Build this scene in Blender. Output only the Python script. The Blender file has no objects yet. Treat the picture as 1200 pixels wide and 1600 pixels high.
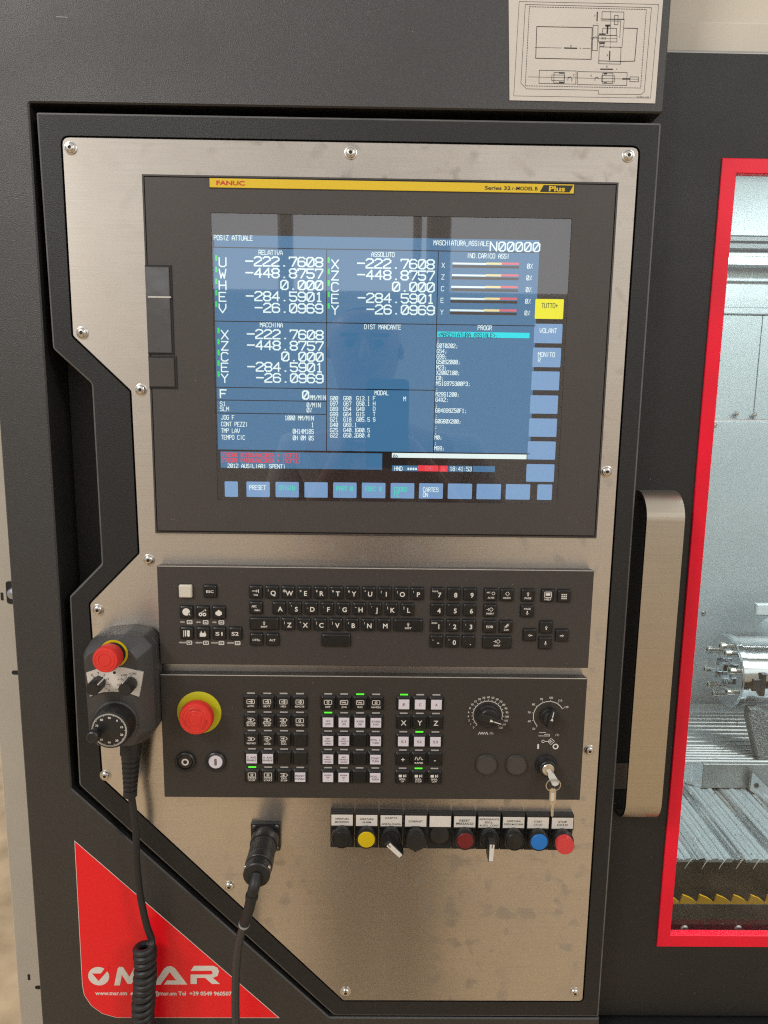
import bpy, bmesh, math, random
from mathutils import Vector, Matrix
from mathutils.geometry import tessellate_polygon
random.seed(7)
S = bpy.context.scene
COL = S.collection
CAMZ = 1.54                                     # height of the camera above the floor, m
# ------------------------------------------------------------------ camera
DIST, F = 630.0, 1109.0                          # mm from the steel plate; focal length in photo pixels (1200 x 1600)
PITCH, YAW, ROLL = (math.radians(a) for a in (9.0955, -0.67018, -0.79614))
CM = Matrix.Rotation(YAW, 3, 'Z') @ Matrix.Rotation(-PITCH, 3, 'X') @ Matrix.Rotation(ROLL, 3, 'Y')
cam = bpy.data.objects.new('camera', bpy.data.cameras.new('camera'))
COL.objects.link(cam)
r_, f_, u_ = CM.col[0], CM.col[1], CM.col[2]
cm = Matrix((r_, u_, -f_)).transposed().to_4x4()
cm.translation = Vector((0, -DIST/1000, CAMZ))
cam.matrix_world = cm
cam.data.sensor_fit = 'VERTICAL'; cam.data.sensor_height = 36; cam.data.sensor_width = 27
cam.data.lens = F/1600*36
cam.data.clip_start = 0.01; cam.data.clip_end = 200
S.camera = cam
def at(px, py, Y=0.0):
    """point of the real plane at depth Y (mm behind the steel plate) seen at a photo pixel -> (x, z) in mm"""
    d = CM @ Vector(((px-600)/F, 1, -(py-800)/F))
    t = (DIST+Y)/d.y
    return (d.x*t, d.z*t)
# ------------------------------------------------------------------ light
S.view_settings.view_transform = 'Standard'; S.view_settings.look = 'None'
S.cycles.filter_width = 1.2; S.cycles.use_denoising = False          # the denoiser smears the small lettering
S.cycles.sample_clamp_indirect = 1.5; S.cycles.sample_clamp_direct = 12; S.cycles.blur_glossy = 1.0; S.cycles.max_bounces = 8; S.cycles.caustics_reflective = False; S.cycles.caustics_refractive = False
S.view_settings.exposure = 0; S.view_settings.gamma = 1
W = bpy.data.worlds.new("World"); S.world = W; W.use_nodes = True
W.node_tree.nodes['Background'].inputs[0].default_value = (1.0, 0.98, 0.955, 1)
W.node_tree.nodes['Background'].inputs[1].default_value = 0.66
def lamp(name, loc, to, size, power, col=(1, .95, .88), sy=None):
    l = bpy.data.lights.new(name, 'AREA'); l.energy = power; l.color = col
    l.shape = 'RECTANGLE'; l.size = size; l.size_y = sy or size
    o = bpy.data.objects.new(name, l); COL.objects.link(o)
    o.location = loc; o.rotation_euler = (Vector(to)-Vector(loc)).to_track_quat('-Z', 'Y').to_euler()
    return o
lamp('hall_lamp', (-2.05, -1.8, 3.5), (-.1, 0, 1.5), .9, 56, (1, .96, .91), .9)
lamp('hall_lamp', (3.6, -3.6, 4.2), (0, -1.0, .8), .8, 75, (1, .96, .92), 1.6)
lamp('interior_fill_lamp', (0.8, 0.17, 1.97), (0.8, 0.30, 0.6), 1.0, 11.5, (.86, .97, 1), .06)  # added fill lamp, unseen above the window, brightens the machine interior
# ------------------------------------------------------------------ materials
def lin(c):
    if isinstance(c, str):
        c = [int(c[i:i+2], 16)/255 for i in (0, 2, 4)]
        return tuple(x/12.92 if x <= .04045 else ((x+.055)/1.055)**2.4 for x in c)
    return c
MATS = {}
def mat(name, base, rough=.5, metal=0, spec=.5, bump=None, var=0, vscale=30, emit=0, coat=0, aniso=0):
    m = bpy.data.materials.new(name); m.use_nodes = True; MATS[name] = m
    nt = m.node_tree; n = nt.nodes; L = nt.links.new; b = n['Principled BSDF']
    c = (*lin(base), 1)
    b.inputs['Base Color'].default_value = c
    b.inputs['Roughness'].default_value = rough; b.inputs['Metallic'].default_value = metal
    b.inputs['Specular IOR Level'].default_value = spec
    if coat: b.inputs['Coat Weight'].default_value = coat; b.inputs['Coat Roughness'].default_value = .08
    if emit:
        m.cycles.emission_sampling = 'FRONT' if name == 'window_daylight' else 'NONE'
        b.inputs['Emission Color'].default_value = c; b.inputs['Emission Strength'].default_value = emit
        b.inputs['Base Color'].default_value = (c[0]*.3, c[1]*.3, c[2]*.3, 1); b.inputs['Specular IOR Level'].default_value = 0
    tc = n.new('ShaderNodeTexCoord')
    if var:
        t = n.new('ShaderNodeTexNoise'); t.inputs['Scale'].default_value = vscale; t.inputs['Detail'].default_value = 5
        L(tc.outputs['Object'], t.inputs['Vector'])
        mr = n.new('ShaderNodeMapRange'); L(t.outputs['Fac'], mr.inputs['Value'])
        mr.inputs['From Min'].default_value = .3; mr.inputs['From Max'].default_value = .7
        mr.inputs['To Min'].default_value = 1-var; mr.inputs['To Max'].default_value = 1+var
        mx = n.new('ShaderNodeVectorMath'); mx.operation = 'SCALE'; mx.inputs[0].default_value = c[:3]
        L(mr.outputs[0], mx.inputs['Scale']); L(mx.outputs[0], b.inputs['Base Color'])
        m2 = n.new('ShaderNodeMapRange'); L(t.outputs['Fac'], m2.inputs['Value'])
        m2.inputs['From Min'].default_value = .3; m2.inputs['From Max'].default_value = .7
        m2.inputs['To Min'].default_value = min(1, rough*(1+var)); m2.inputs['To Max'].default_value = rough*(1-var)
        L(m2.outputs[0], b.inputs['Roughness'])
    if bump:
        t = n.new('ShaderNodeTexNoise'); t.inputs['Scale'].default_value = bump[0]; t.inputs['Detail'].default_value = 2
        L(tc.outputs['Object'], t.inputs['Vector'])
        bp = n.new('ShaderNodeBump'); bp.inputs['Strength'].default_value = bump[1]; bp.inputs['Distance'].default_value = bump[2]
        L(t.outputs['Fac'], bp.inputs['Height']); L(bp.outputs[0], b.inputs['Normal'])
    return m
def brushed(name, base, rough, horiz=True, smudge=.15, aniso=.75):
    m = mat(name, base, rough, 1)
    nt = m.node_tree; n = nt.nodes; L = nt.links.new; b = n['Principled BSDF']
    b.inputs['Anisotropic'].default_value = aniso
    cx = n.new('ShaderNodeCombineXYZ'); cx.inputs[2 if horiz else 0].default_value = 1
    L(cx.outputs[0], b.inputs['Tangent'])
    tc = n.new('ShaderNodeTexCoord'); mp = n.new('ShaderNodeMapping')
    mp.inputs['Scale'].default_value = (14, 14, 1500) if horiz else (1500, 14, 14)
    L(tc.outputs['Object'], mp.inputs['Vector'])
    g = n.new('ShaderNodeTexNoise'); g.inputs['Scale'].default_value = 1; g.inputs['Detail'].default_value = 3
    L(mp.outputs[0], g.inputs['Vector'])
    bp = n.new('ShaderNodeBump'); bp.inputs['Strength'].default_value = .35; bp.inputs['Distance'].default_value = .00004
    L(g.outputs['Fac'], bp.inputs['Height']); L(bp.outputs[0], b.inputs['Normal'])
    # finger smudges: small greasy spots gathered in patches, over faint broad clouds
    def noise(sc, det, ro, dist, off=0):
        q = n.new('ShaderNodeTexNoise'); q.inputs['Scale'].default_value = sc; q.inputs['Detail'].default_value = det; q.inputs['Roughness'].default_value = ro; q.inputs['Distortion'].default_value = dist
        v = n.new('ShaderNodeVectorMath'); v.inputs[1].default_value = (off, off, off); L(tc.outputs['Object'], v.inputs[0]); L(v.outputs[0], q.inputs['Vector']); return q.outputs['Fac']
    def rng(x, a, b_, c_, d_):
        q = n.new('ShaderNodeMapRange'); L(x, q.inputs['Value'])
        for k_, v_ in zip(('From Min', 'From Max', 'To Min', 'To Max'), (a, b_, c_, d_)): q.inputs[k_].default_value = v_
        return q.outputs[0]
    def mul(x, y):
        q = n.new('ShaderNodeMath'); q.operation = 'MULTIPLY'; L(x, q.inputs[0]); L(y, q.inputs[1]); return q.outputs[0]
    spots = rng(noise(55, 2, .45, .3), .56, .66, 0, 1); patch = rng(noise(7, 2, .5, .2, 3.1), .46, .62, .12, 1)
    cloud = rng(noise(9, 4, .6, .5, 7.7), .35, .65, 0, .35)
    ad = n.new('ShaderNodeMath'); ad.operation = 'ADD'; L(mul(spots, patch), ad.inputs[0]); L(cloud, ad.inputs[1])
    iv = n.new('ShaderNodeMath'); iv.operation = 'SUBTRACT'; iv.inputs[0].default_value = 1; L(ad.outputs[0], iv.inputs[1])
    class s_: outputs = {'Fac': iv.outputs[0]}
    s = s_
    r = n.new('ShaderNodeValToRGB'); L(s.outputs['Fac'], r.inputs[0])
    c = lin(base); d = [x*(1-smudge) for x in c]
    r.color_ramp.elements[0].position = .0; r.color_ramp.elements[0].color = (*d, 1)
    r.color_ramp.elements[1].position = 1.0; r.color_ramp.elements[1].color = (*c, 1)
    gm = n.new('ShaderNodeMapRange'); L(g.outputs['Fac'], gm.inputs['Value'])
    gm.inputs['To Min'].default_value = .86; gm.inputs['To Max'].default_value = 1.12
    sc = n.new('ShaderNodeVectorMath'); sc.operation = 'SCALE'; L(r.outputs[0], sc.inputs[0]); L(gm.outputs[0], sc.inputs['Scale'])
    L(sc.outputs[0], b.inputs['Base Color'])
    mr = n.new('ShaderNodeMapRange'); L(s.outputs['Fac'], mr.inputs['Value'])
    mr.inputs['From Min'].default_value = 0; mr.inputs['From Max'].default_value = 1
    mr.inputs['To Min'].default_value = rough*1.22; mr.inputs['To Max'].default_value = rough*.9
    L(mr.outputs[0], b.inputs['Roughness'])
    return m
def glassy(name, refl, tint=(1, 1, 1), rough=.015):
    m = bpy.data.materials.new(name); m.use_nodes = True; nt = m.node_tree; n = nt.nodes; n.clear(); L = nt.links.new
    o = n.new('ShaderNodeOutputMaterial'); mx = n.new('ShaderNodeMixShader'); t = n.new('ShaderNodeBsdfTransparent'); g = n.new('ShaderNodeBsdfGlossy')
    g.inputs['Roughness'].default_value = rough; t.inputs['Color'].default_value = (*tint, 1)
    mx.inputs[0].default_value = refl
    L(t.outputs[0], mx.inputs[1]); L(g.outputs[0], mx.inputs[2]); L(mx.outputs[0], o.inputs['Surface'])
    return m
PAINT = mat('charcoal_paint', (.013, .0122, .012), .5, 0, .95, (1300, .55, .0007), .12, 9)
PAINT2 = mat('charcoal_door_paint', (.009, .0092, .0098), .5, 0, .5, (1300, .55, .0007), .12, 9)
EDGE = mat('edge_highlight', (.085, .083, .08), .32, 0, .8, None, .3, 40)  # paler colour paints the light caught by the console frame's edge
PALE_EDGE = mat('panel_edge', (.50, .48, .45), .35, .3, .5, None, .15, 60)
DARK = mat('black_gap', (.012, .012, .013), .7)
RECESS = mat('recess_paint', (.03, .03, .031), .6, 0, .4, (1500, .4, .0004))
STEEL = brushed('brushed_plate', (.66, .61, .545), .33, True, .2, .82)
STRAP = brushed('brushed_strap', (.52, .465, .38), .30, True, .06, .8)
BEZEL = mat('bezel_grey', (.058, .051, .048), .42, 0, .5, (2500, .25, .0002), .05, 20)
PANEL = mat('panel_grey', (.047, .041, .037), .45, 0, .5, (2500, .3, .0002), .07, 14)
PANEL2 = mat('panel_dark_grey', (.036, .032, .028), .45, 0, .5, (2500, .3, .0002), .07, 14)
KEYBLK = mat('key_black', (.012, .012, .012), .32, 0, .5, None, .2, 120)
RUBBER = mat('black_rubber', (.014, .014, .015), .5, 0, .5, (900, .15, .0003))
PLASTIC = mat('black_plastic', (.016, .016, .016), .38, 0, .5, (1200, .15, .0002))
PENDM = mat('pendant_grey', (.05, .048, .048), .42, 0, .7, (1600, .5, .0004), .1, 60)
WHITE = mat('legend_white', (.72, .69, .64), .5)
LABEL = mat('label_white', (.70, .66, .60), .55, var=.05, vscale=90)
KEYWHT = mat('key_white', (.66, .62, .68), .4)
IVORY = mat('key_ivory', (.62, .58, .49), .45)
INK = mat('ink_black', (.02, .02, .02), .6)
INK2 = mat('ink_soft', (.07, .065, .06), .6)
INKG = mat('ink_grey', (.16, .14, .12), .6)
PAPER = mat('paper', (.62, .58, .53), .8, var=.03, vscale=25)
RED = mat('estop_red', (.68, .035, .025), .42, 0, .5, (700, .1, .0003))
REDBTN = mat('button_red', (.62, .05, .05), .35)
DKRED = mat('button_dark_red', (.16, .012, .014), .35)
BLUE = mat('button_blue', (.01, .17, .56), .35)
YEL = mat('button_yellow', (.62, .45, .005), .35)
RING = mat('estop_ring_yellow', (.50, .47, .01), .45)
STICK = mat('sticker_red', (.82, .006, .014), .35, 0, .5, (220, .1, .0003))
FRAMER = mat('frame_red', (.78, .003, .028), .36, 0, .4, (500, .15, .0004), .14, 12)
BRANDY = mat('brand_yellow', (.72, .50, .015), .4)
BRANDR = mat('brand_red', (.55, .05, .02), .4)
CHROME = mat('screw_steel', (.72, .69, .64), .22, 1)
KEYMET = mat('key_nickel', (.74, .70, .62), .28, 1, var=.12, vscale=300)
CREAM = mat('cream_paint', (.60, .55, .46), .5, 0, .4, (900, .15, .0003), .04, 6)
BEIGE = mat('cabinet_beige', (.50, .46, .39), .5, 0, .4, (1200, .4, .0004), .04, 12)
GREEN = mat('green_plastic', (.01, .11, .06), .4)
LED = mat('led_green', (.10, .85, .04), emit=1.2)
LEDOFF = mat('led_off', (.42, .40, .38), .4)
FILM = mat('clear_film', (.075, .075, .078), .14, 0, .8, (28, .25, .004), .06, 20)
FLOORM = mat('floor_concrete', (.58, .43, .265), .65, 0, .4, (90, .4, .002), .28, 7)
WALLM = mat('hall_wall', (.70, .675, .63), .8)
STEELW = mat('wall_steel', (.46, .51, .53), .42, .35, .5, (18, .10, .004), .10, 5)
COVER = mat('cover_steel', (.62, .65, .67), .25, 1, var=.12, vscale=16)
MACH = mat('machined_steel', (.70, .73, .76), .13, 1, var=.15, vscale=22)
CAST = mat('speckled_casting', (.17, .185, .19), .35, 0, .9, (480, 1.0, .003), .6, 260)
BASEB = mat('dark_base', (.032, .032, .033), .5, 0, .6, (420, .8, .001), .3, 120)
YELW = mat('wiper_yellow', (.80, .43, .006), .4)
GLASS = glassy('screen_glass', .15)
PANE = glassy('window_pane', .05, (.97, .99, .98))
# ------------------------------------------------------------------ mesh builder (all numbers in mm; y grows into the machine)
LOC = {}
class MB:
    def __init__(s): s.v = []; s.f = []
    def add(s, vs, fs):
        k = len(s.v); s.v += [tuple(p) for p in vs]; s.f += [tuple(i+k for i in f) for f in fs]; return s
    def box(s, x0, x1, y0, y1, z0, z1, c=0):
        return s.loft([([(x0, z0), (x1, z0), (x1, z1), (x0, z1)], y1), ([(x0, z0), (x1, z0), (x1, z1), (x0, z1)], y0+c)] +
                      ([([(x0+c, z0+c), (x1-c, z0+c), (x1-c, z1-c), (x0+c, z1-c)], y0)] if c else []))
    def loft(s, loops, cap0=True, cap1=True):
        k = len(s.v); n = len(loops[0][0])
        for pts, y in loops: s.v += [(p[0], y, p[1]) for p in pts]
        for i in range(len(loops)-1):
            for j in range(n):
                a = k+i*n+j; b = k+i*n+(j+1) % n
                s.f.append((a, b, b+n, a+n))
        if cap0: s.f.append(tuple(k+n-1-j for j in range(n)))
        if cap1: s.f.append(tuple(k+(len(loops)-1)*n+j for j in range(n)))
        return s
    def tess(s, polys, y):
        flat = [p for q in polys for p in q]
        t = tessellate_polygon([[Vector((p[0], p[1], 0)) for p in q] for q in polys])
        return s.add([(p[0], y, p[1]) for p in flat], t)
    def lathe(s, prof, c, ax=(0, -1, 0), n=40, cap=True):
        """prof: (radius, distance along ax from c)"""
        ax = Vector(ax).normalized(); q = ax.to_track_quat('Z', 'Y'); c = Vector(c); k = len(s.v)
        for r, t in prof:
            for j in range(n):
                a = 2*math.pi*j/n
                s.v.append(tuple(c+q @ Vector((r*math.cos(a), r*math.sin(a), t))))
        for i in range(len(prof)-1):
            for j in range(n):
                a = k+i*n+j; b = k+i*n+(j+1) % n
                s.f.append((a, b, b+n, a+n))
        if cap:
            s.f.append(tuple(k+n-1-j for j in range(n))); s.f.append(tuple(k+(len(prof)-1)*n+j for j in range(n)))
        return s
    def tube(s, pts, rad, n=12, closed=False):
        pts = [Vector(p) for p in pts]; k = len(s.v); m = len(pts); up = None
        for i, p in enumerate(pts):
            if closed: d = (pts[(i+1) % m]-pts[i-1]).normalized()
            else: d = (pts[min(i+1, m-1)]-pts[max(i-1, 0)]).normalized()
            if up is None: up = Vector((0, 1, 0)) if abs(d.y) < .9 else Vector((1, 0, 0))
            a = d.cross(up).normalized(); b = a.cross(d).normalized(); up = b
            r = rad[i] if isinstance(rad, (list, tuple)) else rad
            for j in range(n):
                t = 2*math.pi*j/n
                s.v.append(tuple(p+a*(r*math.cos(t))+b*(r*math.sin(t))))
        for i in range(m if closed else m-1):
            for j in range(n):
                a = k+i*n+j; b = k+i*n+(j+1) % n; o = k+((i+1) % m)*n
                s.f.append((a, b, o+(j+1) % n, o+j))
        if not closed:
            s.f.append(tuple(k+n-1-j for j in range(n))); s.f.append(tuple(k+(m-1)*n+j for j in range(n)))
        return s
    def rect(s, x0, x1, z0, z1, y): return s.add([(x0, y, z0), (x1, y, z0), (x1, y, z1), (x0, y, z1)], [(0, 1, 2, 3)])
    def seg(s, a, b, w, y):
        a = Vector(a); b = Vector(b); d = b-a
        if d.length < 1e-6: d = Vector((w*.5, 0)); a = a-d*.5; b = a+d
        d.normalize(); p = Vector((-d.y, d.x))*w/2; e = d*w*.35
        q = [a-e-p, b+e-p, b+e+p, a-e+p]
        return s.add([(v.x, y, v.y) for v in q], [(0, 1, 2, 3)])
    def line(s, pts, w, y):
        for a, b in zip(pts, pts[1:]): s.seg(a, b, w, y)
        return s
    def disc(s, c, r, y, n=24, r0=0, a0=0, a1=360):
        P = []
        full = a1-a0 >= 360
        A = [math.radians(a0+(a1-a0)*i/n) for i in range(n+(0 if full else 1))]
        if r0 == 0:
            s.add([(c[0]+r*math.cos(a), y, c[1]+r*math.sin(a)) for a in A], [tuple(range(len(A)))])
        else:
            o = [(c[0]+r*math.cos(a), y, c[1]+r*math.sin(a)) for a in A]; q = [(c[0]+r0*math.cos(a), y, c[1]+r0*math.sin(a)) for a in A]; m = len(A)
            s.add(o+q, [(i, (i+1) % m, m+(i+1) % m, m+i) for i in range(m if full else m-1)])
        return s
    def text(s, t, x, z, h, y, al='l', w=None, bold=0, shear=0, rot=0):
        """printed lettering: h = cap height, al = l c r on x, z = baseline; w = width to fit"""
        vs, fs, wid = glyphs(t, bold, shear)
        k = h/.729; sx = k if w is None else w/max(wid, 1e-6)
        W_ = wid*sx; off = {'l': 0, 'c': -W_/2, 'r': -W_}[al]
        c, sn = math.cos(rot), math.sin(rot); out = []
        for a, b in vs:
            p, q = a*sx+off, b*k
            out.append((x+p*c-q*sn, y, z+p*sn+q*c))
        return s.add(out, fs)
    def cnc(s, t, x, z, h, y, pitch, th, al='l', wf=.72):
        """stroke lettering of the control screen"""
        n = len(t); x0 = x-(n*pitch if al == 'r' else n*pitch/2 if al == 'c' else 0)
        for i, ch in enumerate(t):
            for st in STROKES.get(ch, ()):
                pts = [(x0+i*pitch+(p[0]/4*wf+(1-wf)/2)*pitch, z+p[1]/6*h) for p in st]
                s.line(pts if len(pts) > 1 else pts*2, th, y)
        return s
    def mesh(s, name, m, smooth=True, org=(0, 0, 0)):
        me = bpy.data.meshes.new(name)
        o = Vector(org)
        me.from_pydata([(Vector(p)-o)*.001 for p in s.v], [], s.f); me.update()
        bm = bmesh.new(); bm.from_mesh(me)
        bmesh.ops.recalc_face_normals(bm, faces=bm.faces); bm.to_mesh(me); bm.free()
        if m: me.materials.append(m)
        if smooth:
            me.shade_smooth(); me.set_sharp_from_angle(angle=math.radians(32))
        return me
    def build(s, name, m, parent=None, smooth=True):
        org = LOC.get(parent.name, (0, 0, 0)) if parent else (0, 0, 0)
        o = bpy.data.objects.new(name, s.mesh(name, m, smooth, org)); COL.objects.link(o)
        if parent: o.parent = parent; LOC[o.name] = org
        else: o.location = (0, 0, CAMZ); LOC[o.name] = (0, 0, 0)
        return o
GC = {}
def glyphs(t, bold=0, shear=0):
    key = (t, bold, shear)
    if key in GC: return GC[key]
    cu = bpy.data.curves.new('lettering', 'FONT'); cu.body = t; cu.size = 1; cu.resolution_u = 3; cu.offset = bold; cu.shear = shear
    ob = bpy.data.objects.new('lettering', cu); me = ob.to_mesh()
    vs = [(v.co.x, v.co.y) for v in me.vertices]; fs = [tuple(p.vertices) for p in me.polygons]
    ob.to_mesh_clear(); bpy.data.objects.remove(ob); bpy.data.curves.remove(cu)
    if vs:
        x0 = min(v[0] for v in vs); vs = [(a-x0, b) for a, b in vs]; wid = max(v[0] for v in vs)
    else: wid = 0
    GC[key] = (vs, fs, wid); return GC[key]
_o = [(1, 0), (3, 0), (4, 1), (4, 5), (3, 6), (1, 6), (0, 5), (0, 1), (1, 0)]
STROKES = {
 '0': [_o, [(.6, .8), (3.4, 5.2)]], '1': [[(1, 5), (2, 6), (2, 0)], [(1, 0), (3, 0)]], '2': [[(0, 5), (1, 6), (3, 6), (4, 5), (4, 4), (0, 1), (0, 0), (4, 0)]],
 '3': [[(0, 5), (1, 6), (3, 6), (4, 5), (4, 4), (3, 3), (1.4, 3)], [(3, 3), (4, 2), (4, 1), (3, 0), (1, 0), (0, 1)]], '4': [[(3, 0), (3, 6), (0, 2), (4, 2)]],
 '5': [[(4, 6), (0, 6), (0, 3.4), (3, 3.4), (4, 2.6), (4, 1), (3, 0), (1, 0), (0, 1)]], '6': [[(4, 5), (3, 6), (1, 6), (0, 5), (0, 1), (1, 0), (3, 0), (4, 1), (4, 2.5), (3, 3.4), (0, 3.2)]],
 '7': [[(0, 5), (0, 6), (4, 6), (4, 5), (1.6, 0)]], '8': [[(1, 3), (0, 4), (0, 5), (1, 6), (3, 6), (4, 5), (4, 4), (3, 3), (1, 3), (0, 2), (0, 1), (1, 0), (3, 0), (4, 1), (4, 2), (3, 3)]],
 '9': [[(0, 1), (1, 0), (3, 0), (4, 1), (4, 5), (3, 6), (1, 6), (0, 5), (0, 3.6), (1, 2.7), (4, 2.9)]],
 'A': [[(0, 0), (0, 3.6), (2, 6), (4, 3.6), (4, 0)], [(0, 2.2), (4, 2.2)]], 'B': [[(0, 0), (0, 6), (3, 6), (4, 5), (4, 4), (3, 3.1), (0, 3.1)], [(3, 3.1), (4, 2.2), (4, 1), (3, 0), (0, 0)]],
 'C': [[(4, 5), (3, 6), (1, 6), (0, 5), (0, 1), (1, 0), (3, 0), (4, 1)]], 'D': [[(0, 0), (0, 6), (2.6, 6), (4, 4.6), (4, 1.4), (2.6, 0), (0, 0)]], 'E': [[(4, 0), (0, 0), (0, 6), (4, 6)], [(0, 3.1), (3.2, 3.1)]],
 'F': [[(0, 0), (0, 6), (4, 6)], [(0, 3.1), (3.2, 3.1)]], 'G': [[(4, 5), (3, 6), (1, 6), (0, 5), (0, 1), (1, 0), (3, 0), (4, 1), (4, 2.8), (2.3, 2.8)]], 'H': [[(0, 0), (0, 6)], [(4, 0), (4, 6)], [(0, 3), (4, 3)]],
 'I': [[(2, 0), (2, 6)]], 'J': [[(3.4, 6), (3.4, 1), (2.6, 0), (1, 0), (0, 1)]], 'K': [[(0, 0), (0, 6)], [(4, 6), (0, 2.4)], [(1.5, 3.6), (4, 0)]], 'L': [[(0, 6), (0, 0), (4, 0)]], 'M': [[(0, 0), (0, 6), (2, 3), (4, 6), (4, 0)]],
 'N': [[(0, 0), (0, 6), (4, 0), (4, 6)]], 'O': [_o], 'P': [[(0, 0), (0, 6), (3, 6), (4, 5), (4, 4), (3, 3), (0, 3)]], 'R': [[(0, 0), (0, 6), (3, 6), (4, 5), (4, 4), (3, 3), (0, 3)], [(2, 3), (4, 0)]],
 'S': [[(4, 5), (3, 6), (1, 6), (0, 5), (0, 4), (1, 3.1), (3, 3.1), (4, 2.2), (4, 1), (3, 0), (1, 0), (0, 1)]], 'T': [[(0, 6), (4, 6)], [(2, 6), (2, 0)]], 'U': [[(0, 6), (0, 1), (1, 0), (3, 0), (4, 1), (4, 6)]],
 'V': [[(0, 6), (0, 3.4), (2, 0), (4, 3.4), (4, 6)]], 'W': [[(0, 6), (1, 0), (2, 3.4), (3, 0), (4, 6)]], 'X': [[(0, 0), (4, 6)], [(0, 6), (4, 0)]], 'Y': [[(0, 6), (2, 3), (4, 6)], [(2, 3), (2, 0)]], 'Z': [[(0, 6), (4, 6), (0, 0), (4, 0)]],
 '-': [[(0, 3), (4, 3)]], '.': [[(2, .2)]], ';': [[(2, 3.2)], [(2, 1), (1.4, -.6)]], ':': [[(2, 4)], [(2, 1.2)]], '/': [[(0, 0), (4, 6)]], '%': [[(.4, 0), (3.6, 6)], [(.3, 5.4)], [(3.7, .6)]], '_': [[(0, -.6), (4, -.6)]],
 '+': [[(0, 3), (4, 3)], [(2, 1), (2, 5)]], '(': [[(3, 6.5), (1.6, 5), (1.6, 1), (3, -.5)]], ')': [[(1, 6.5), (2.4, 5), (2.4, 1), (1, -.5)]], '<': [[(3.6, 5), (.6, 3), (3.6, 1)]], '>': [[(.6, 5), (3.6, 3), (.6, 1)]], '*': [[(.4, 1.4), (3.6, 4.6)], [(.4, 4.6), (3.6, 1.4)], [(2, 1), (2, 5)], [(.4, 3), (3.6, 3)]],
}
def thing(name, label, cat, loc=(0, 0, 0), group=None):
    o = bpy.data.objects.new(name, None); COL.objects.link(o); o.empty_display_size = .02
    o.location = (loc[0]*.001, loc[1]*.001, loc[2]*.001+CAMZ); LOC[o.name] = tuple(loc)
    return tag(o, label, cat, group)
def tag(o, label, cat, group=None):
    o['label'] = label; o['category'] = cat
    if group: o['group'] = group
    return o
def structure(o): o['kind'] = 'structure'; return o
def rrect(x0, x1, z0, z1, r, n=4):
    out = []
    for cx, cz, a0 in ((x1-r, z1-r, 0), (x0+r, z1-r, 90), (x0+r, z0+r, 180), (x1-r, z0+r, 270)):
        for i in range(n+1):
            a = math.radians(a0+90*i/n); out.append((cx+r*math.cos(a), cz+r*math.sin(a)))
    return out
def area2(P): return sum(P[i-1][0]*P[i][1]-P[i][0]*P[i-1][1] for i in range(len(P)))
def offset(P, d):
    """grow (d > 0) or shrink a simple polygon by mitred edges"""
    s = 1 if area2(P) > 0 else -1; out = []; n = len(P)
    for i in range(n):
        a, b, c = (Vector(P[(i+k) % n]) for k in (-1, 0, 1))
        e, f = (b-a).normalized(), (c-b).normalized()
        n1, n2 = Vector((e.y, -e.x))*s, Vector((f.y, -f.x))*s
        m = n1+n2; k = m.length_squared
        m = m*(2/k) if k > 1e-6 else n1
        out.append(tuple(b+m*d))
    return out
def round_poly(P, R, n=5):
    out = []; N = len(P)
    for i in range(N):
        a, b, c = (Vector(P[(i+k) % N]) for k in (-1, 0, 1)); r = R if isinstance(R, (int, float)) else R[i]
        e, f = (a-b).normalized(), (c-b).normalized(); ang = e.angle(f)
        if r <= 0 or ang > 3.1: out.append(tuple(b)); continue
        d = r/math.tan(ang/2); d = min(d, (a-b).length*.45, (c-b).length*.45); p, q = b+e*d, b+f*d
        for k in range(n+1):
            t = k/n; out.append(tuple(p*(1-t)**2+b*2*t*(1-t)+q*t*t))
    return out
def copy_part(o, parent, name=None):
    c = o.copy(); COL.objects.link(c); c.parent = parent
    return c
# ================================================================== setting
f = MB().add([(-9000, -9000, 0), (9000, -9000, 0), (9000, 5000, 0), (-9000, 5000, 0)], [(0, 1, 2, 3)])
fl = f.build('floor', FLOORM); fl.location.z = 0; structure(fl)
b = MB().box(-9000, 9000, -6200, -6000, -1540, 4500); w_ = b.build('hall_wall', WALLM); structure(w_)
# ================================================================== machine cabinet
cab = thing('machine_cabinet', 'big charcoal painted machine cabinet around the control console', 'machine', (-50, 0, -1540))
C = [(-331, -1535), (-331, 760), (234, 760), (234, 236.3), (-288.5, 235.5), (-287.3, -372), (-41, -620.6), (234, -620.6), (234, -1535)]
C = round_poly(C, [0, 0, 2, 3, 2, 2, 2, 0, 0], 3)
m = MB(); Ci = offset(C, -1.2)
m.loft([(C, 260), (C, 1.2), (Ci, 0)], False, False).tess([Ci], 0)
m.build('front_panel', PAINT, cab)
MB().box(-300, 250, 46, 60, -640, 250).build('recess_panel', RECESS, cab)
MB().box(-331, -320, 262, 1200, -1535, 760).build('side_panel', PAINT, cab)
low = thing('lower_cover', 'charcoal lower machine cover under the sliding door', 'cover', (500, 0, -1540))
MB().box(235.5, 1500, 6, 60, -1535, -641, 2).build('cover_panel', PAINT2, low)
top = thing('upper_cover', 'cream painted machine cover above the sliding door', 'cover', (600, 0, 300))
MB().box(232, 1500, 55, 80, 285, 800).build('back_panel', CREAM, top)
MB().box(232, 1500, 44, 54.5, 296, 328, 2).build('lower_strip', CREAM, top)
MB().tube([(232, 38, 298), (1500, 38, 298)], 3.2, 12).build('seal_rail', mat('rail_grey', (.42, .41, .39), .3, .6), top)
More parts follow.
